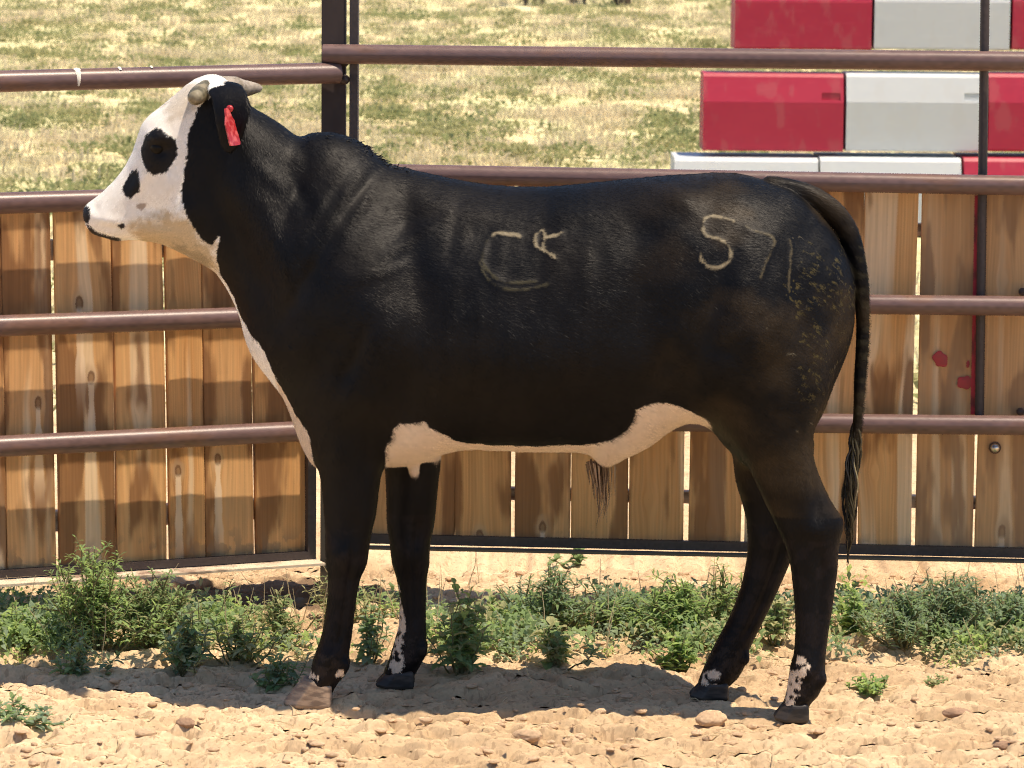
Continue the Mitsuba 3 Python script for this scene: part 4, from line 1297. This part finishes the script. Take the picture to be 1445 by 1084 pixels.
# caked pale mud on the tail and on the pasterns
tail_m = (bx > .70) & (bw > -.03) & (bw < .03) & (meshkit.fbm(V3 * 60, 2, 55) > .58) & (bx > .735 - .0 * bz) & (bz < 1.03)
col[tail_m] = col[tail_m] * .6 + np.array([.05, .044, .024]) * .4
past = (bz < .12) & (meshkit.fbm(V3 * 60, 3, 56) > .54) & ~wm
col[past] = col[past] * .7 + np.array([.045, .034, .028]) * .3
shank = (bz < .40) & (meshkit.fbm(V3 * 30, 3, 57) > .50) & ~wm
col[shank] += np.array([.0045, .0030, .0030]) * (.6 + .8 * hair[shank])
nrm = np.array(body.vertex_normals)
body.vertices = np.column_stack([bx, bw, bz]) + nrm * (ridge * .0014)[:, None]


def to_world(v):
    v = np.asarray(v, float)
    return np.column_stack([v[:, 0], spine_y(v[:, 0]) - v[:, 1], v[:, 2]])


def coat_bump(p, n, uv):
    a = noise(p.x * 130, p.y * 330, p.z * 330)
    b = noise(p.x * 330, p.y * 330, p.z * 90)
    s = smoothstep(-.6, -.2, p.x)
    m = fbm(p.x * 22, p.y * 22, p.z * 22, 3)
    return a * s + b * (1 - s) + 0.9 * m


scene['coat'] = {'type': 'bumpmap', 'arbitrary': mikit.proc(coat_bump, 1e-3), 'scale': 0.0006, 'bsdf': principled(VC, 0.5, 0.15)}
bull = thing('bull', 'black young bull with a white face and black eye patch, standing in profile', 'bull')
W_ = to_world(body.vertices)
mesh_w = trimesh.Trimesh(W_, body.faces[:, ::-1], process=False)
if mesh_w.volume < 0:
    mesh_w.invert()
obj('body', mesh_w, 'coat', bull, smooth=True, color=np.clip(col, 0, 1))


def put(m):
    v, f = (np.array(m.vertices), np.array(m.faces)) if hasattr(m, 'vertices') else m
    q = trimesh.Trimesh(to_world(v), f, process=False)
    if q.volume < 0:
        q.invert()
    return q


# the coat itself: short hairs lying along the body, each with the colour of the skin it grows from
NH = 420000
hp_, hf_ = trimesh.sample.sample_surface(body, NH, seed=5)
hn = np.array(body.face_normals)[hf_]
hc = np.clip(col, 0, 1)[np.array(body.faces)[hf_, 0]]
rh = np.random.default_rng(9)
hd = np.tile(np.array([.8, 0, -.55]), (NH, 1))
hd[hp_[:, 0] < -.50] = [.35, 0, -.9]
hd[(hp_[:, 0] < -.62) & (hp_[:, 2] > .8)] = [-.45, 0, -.75]
hd[hp_[:, 2] < .55] = [.12, 0, -1]
P_ = hp_ * 5
hd = hd + 1.1 * np.stack([meshkit.fbm(P_, 3, 71) - .5, meshkit.fbm(P_, 3, 72) - .5, meshkit.fbm(P_, 3, 73) - .5], -1) + rh.normal(0, .11, (NH, 3))
hd -= hn * np.sum(hd * hn, 1)[:, None]
hd /= np.linalg.norm(hd, axis=1)[:, None] + 1e-9
bald = ridge[np.array(body.faces)[hf_, 0]]
hl = np.where((hp_[:, 0] < -.6) | (hp_[:, 2] < .5), .008, .013) * rh.uniform(.6, 1.3, NH) * (1 - .75 * np.clip(bald * 2, 0, 1))
hs = np.cross(hn, hd) + hn * rh.normal(0, .20, NH)[:, None]
hwid = .00062 * rh.uniform(.7, 1.3, NH)
base_ = hp_ - hn * .0004
tip_ = hp_ + hd * hl[:, None] + hn * (hl * rh.uniform(.03, .15, NH))[:, None]
hv = np.stack([base_ - hs * hwid[:, None], base_ + hs * hwid[:, None], tip_], 1).reshape(-1, 3)
hc = np.repeat(np.clip(hc * rh.uniform(.65, 1.35, NH)[:, None], 0, .9), 3, 0)
scene['coat_hair'] = two(principled(VC, .50, .155))
obj('hair', (to_world(hv), np.arange(3 * NH).reshape(-1, 3)), 'coat_hair', bull, smooth=True, color=hc, kind='stuff')

# eye, horns
scene['eyeball'] = principled((0.006, 0.005, 0.004), 0.3, 0.12)
(ex, ez), = side([(221, 209)], .10)
for sgn in (1, -1):
    hw = float(np.sqrt(max(samp(QF, np.array([ex]), np.array([ez]))[0], 0)))
    s = trimesh.creation.icosphere(3, .0165)
    s.apply_transform(np.diag([.95, .8, .92, 1]))
    s.apply_translation([ex, sgn * (hw - .007), ez])
    obj('eye', put(s), 'eyeball', bull, smooth=True)


def horn_color(p, n, uv):
    s = fbm(p.x * 60, p.y * 60, p.z * 60, 3)
    return mix((0.20, 0.165, 0.115), (0.36, 0.31, 0.25), smoothstep(.35, .65, s))


scene['horn'] = principled(mikit.proc(horn_color), .5, .4)
scene['horn_dark'] = principled(mikit.proc(lambda p, n, uv: mix((0.085, 0.076, 0.045), (0.24, 0.205, 0.135), smoothstep(.4, .65, fbm(p.x * 45, p.y * 45, p.z * 45, 3)))), .5, .4)
(hx, hz), (hx2, hz2) = side([(281, 134), (270, 139)], .1)
hp = catmull(np.array([[hx + .012, .050, hz + .010], [hx, .095, hz + .002], [hx - .006, .125, hz - .004], [hx - .009, .145, hz - .003]]), 5)
obj('horn', put(tube(hp, np.interp(np.linspace(0, 1, len(hp)), [0, .35, .75, .95, 1], [.021, .0205, .017, .010, .003]), 18)), 'horn_dark', bull, smooth=True)
(fx0, fz0), (fx1, fz1), (fx2, fz2) = side([(315, 122), (345, 125), (369, 126)], -.14)
hp = catmull(np.array([[fx0 - .01, -.055, fz0], [(fx0 + fx1) / 2, -.105, fz0 - .002], [fx1, -.140, fz1], [fx2, -.165, fz2 + .002]]), 5)
obj('horn', put(tube(hp, np.interp(np.linspace(0, 1, len(hp)), [0, .4, .75, .95, 1], [.028, .026, .017, .008, .002]), 18)), 'horn', bull, smooth=True)

# ear tag: a plate seen nearly edge on, hanging in the hollow of the ear
scene['tag_red'] = two(principled(mikit.proc(lambda p, n, uv: mix((0.36, 0.022, 0.026), (0.55, 0.10, 0.095), smoothstep(.4, .7, fbm(p.x * 90, p.y * 90, p.z * 90, 2)))), .4, .5))
from shapely.geometry import Polygon
tp = Polygon([(-.011, .043), (.011, .043), (.014, .026), (.029, .008), (.029, -.040), (-.029, -.040), (-.029, .008), (-.014, .026)]).buffer(-.004).buffer(.007)
tag = trimesh.creation.extrude_polygon(tp, .003)
tag = tag.subdivide().subdivide()
(tx, tz), = side([(325, 180)], .19)
tv = np.array(tag.vertices)
tv = tv[:, [0, 2, 1]] * np.array([1, 1, 1.0])                       # plate in x-z, thickness along w
tv *= np.array([.86, 1, .92]); tv[:, 1] += 1.5 * tv[:, 0] ** 2
R = trimesh.transformations.euler_matrix(math.radians(14), 0, math.radians(-70), 'sxyz')[:3, :3]
tv = tv @ R.T + np.array([tx, .196, tz])
obj('ear_tag', put((tv, np.array(tag.faces))), 'tag_red', bull, smooth=35, label='red tag hanging in the black ear')
btn = trimesh.creation.icosphere(2, .008); btn.apply_translation([tx - .002, .178, tz + .040])
obj('button', put(btn), 'tag_red', bull + '__ear_tag', smooth=True)

# hooves: two claws each
scene['hoof'] = principled(mikit.proc(lambda p, n, uv: mix((0.014, 0.013, 0.013), (0.055, 0.046, 0.039), smoothstep(.3, .75, fbm(p.x * 30, p.y * 30, p.z * 90, 3)))), .5, .4)
scene['hoof_grey'] = principled(mikit.proc(lambda p, n, uv: mix((0.20, 0.150, 0.112), (0.42, 0.315, 0.225), smoothstep(.3, .7, fbm(p.x * 40, p.y * 40, p.z * 110, 3)))), .6, .3)
for name, (w, zz, fu, fa, fb) in LEGF.items():
    x0, a0 = float(fu(zz[0] + .012)), float(fa(zz[0] + .012))
    claws = []
    low_hoof = ((-a0 * 1.18, .016, .009, .007), (-a0 * .60, .031, .008, .008), (a0 * .75, .027, .009, .009), (a0 * .70, .010, .009, .007), (-a0 * .8, .008, .009, .007),
                               (-a0 * .42, .016, .035, .009), (-a0 * .1, .029, .034, .009), (a0 * .66, .025, .034, .011), (a0 * .6, .010, .028, .008), (-a0 * .5, .008, .036, .008))
    long_hoof = ((-a0 * 1.72, .013, .010, .009), (-a0 * 1.1, .028, .008, .008), (a0 * .80, .029, .009, .009), (a0 * .70, .010, .009, .007), (-a0 * 1.6, .008, .010, .007),
                 (-a0 * .62, .016, .056, .010), (-a0 * .1, .030, .056, .010), (a0 * .78, .027, .046, .011), (a0 * .6, .010, .044, .008), (-a0 * .6, .008, .056, .008))
    for sgn in (-1, 1):
        pts = []
        for (dx, dw, z, r) in (long_hoof if name == 'near_front' else low_hoof):
            s = trimesh.creation.icosphere(1, r)
            pts.append(s.vertices + np.array([x0 + dx, w + sgn * dw, z - .006]))
        h = trimesh.convex.convex_hull(np.vstack(pts)).subdivide().subdivide()
        claws.append(h)
    obj('hoof', put(join(claws)), 'hoof_grey' if name == 'near_front' else 'hoof', bull, smooth=45)

# hair: tail switch, crest tufts on the hump, tuft under the sheath
scene['hair_coat'] = principled(VC, .5, .4)


def hair_mesh(strands):
    v, f, c, n = [], [], [], 0
    for pts, rad, colr in strands:
        t = tube(pts, rad, 5)
        v.append(t.vertices); f.append(t.faces + n); n += len(t.vertices)
        c.append(np.tile(colr, (len(t.vertices), 1)))
    return np.vstack(v), np.vstack(f), np.vstack(c)


rg = np.random.default_rng(17)
sw = side([(1210, 590), (1208, 615), (1207, 640), (1203, 670), (1200, 700), (1201, 730), (1199, 755), (1197, 780), (1196, 803)])
st = []
for i in range(95):
    ph, fr = rg.uniform(0, 6.28), rg.choice([1.6, 2.2, 2.6])
    off = rg.normal(0, 1, 2)
    ln = rg.uniform(.45, .88) if rg.uniform() > .12 else rg.uniform(.88, 1)
    kk = np.linspace(0, 1, 22)
    q = kk * ln
    cx = np.interp(q, np.linspace(0, 1, len(sw)), sw[:, 0]); cz = np.interp(q, np.linspace(0, 1, len(sw)), sw[:, 1])
    env = np.sin(np.clip(q * 1.15, 0, 1) * np.pi) ** .6 * (1 - .25 * q)
    twist = .0075 * np.sin(q * fr * 6.28 + (0 if i % 3 else np.pi)) * env
    x = cx + twist + off[0] * .0055 * env + .002 * np.sin(q * 30 + ph)
    w = off[1] * .007 * env + .0065 * np.cos(q * fr * 6.28 + (0 if i % 3 else np.pi)) * env
    r = np.interp(kk, [0, .1, .7, 1], [.0022, .0026, .0019, .0005]) * rg.uniform(.8, 1.3)
    tone = rg.uniform()
    c = np.array([.012, .010, .007]) if tone < .55 else np.array([.055, .046, .022]) if tone < .8 else np.array([.24, .20, .11])
    st.append((np.column_stack([x, w, cz]), r, c))
v, f, c = hair_mesh(st)
obj('tail_switch', (to_world(v), f[:, ::-1]), 'hair_coat', bull, smooth=True, color=c, kind='stuff', label='clumped twisted hair at the end of the tail')
st = []
crest = side([(420, 193), (440, 189), (466, 188), (494, 195), (516, 207), (534, 222), (550, 232), (575, 238)])
for i in range(240):
    q = rg.uniform(0, 1)
    cx = np.interp(q, np.linspace(0, 1, len(crest)), crest[:, 0]); cz = np.interp(q, np.linspace(0, 1, len(crest)), crest[:, 1])
    L = .0115 * rg.uniform(.5, 1.3)
    b = np.array([cx, rg.normal(0, .018), cz - .004])
    d = np.array([rg.normal(.9, .3), rg.normal(0, .3), rg.normal(.45, .25)])
    k = np.linspace(0, 1, 4)[:, None]
    st.append((b + d * L * k + np.array([0, 0, -.006]) * k ** 2, [.0014, .0014, .001, .0003], np.array([.005, .005, .005])))
v, f, c = hair_mesh(st)
obj('crest_hair', (to_world(v), f[:, ::-1]), 'hair_coat', bull, smooth=True, color=c, kind='stuff')
st = []
sh = side([(846, 652), (848, 675), (849, 700), (847, 722), (846, 744)])
for i in range(80):
    q = np.linspace(0, rg.uniform(.25, .62) if i > 12 else rg.uniform(.7, 1.0), 10)
    cx = np.interp(q, np.linspace(0, 1, len(sh)), sh[:, 0]); cz = np.interp(q, np.linspace(0, 1, len(sh)), sh[:, 1])
    o = rg.normal(0, 1, 2)
    spread_ = .0135 * (1 - .55 * q)
    c = np.array([.28, .20, .13]) if rg.uniform() < .45 else np.array([.13, .080, .043])
    ph = rg.uniform(0, 6.28, 2)
    st.append((np.column_stack([cx + o[0] * spread_ + (.005 if i % 2 else -.005) * q + .003 * np.sin(q * 13 + ph[0]) * q, o[1] * spread_ + .003 * np.sin(q * 11 + ph[1]) * q, cz + .004 * rg.normal()]), np.linspace(.0022, .0005, 10), c))
v, f, c = hair_mesh(st)
obj('sheath_hair', (to_world(v), f[:, ::-1]), 'hair_coat', bull, smooth=True, color=c, kind='stuff')
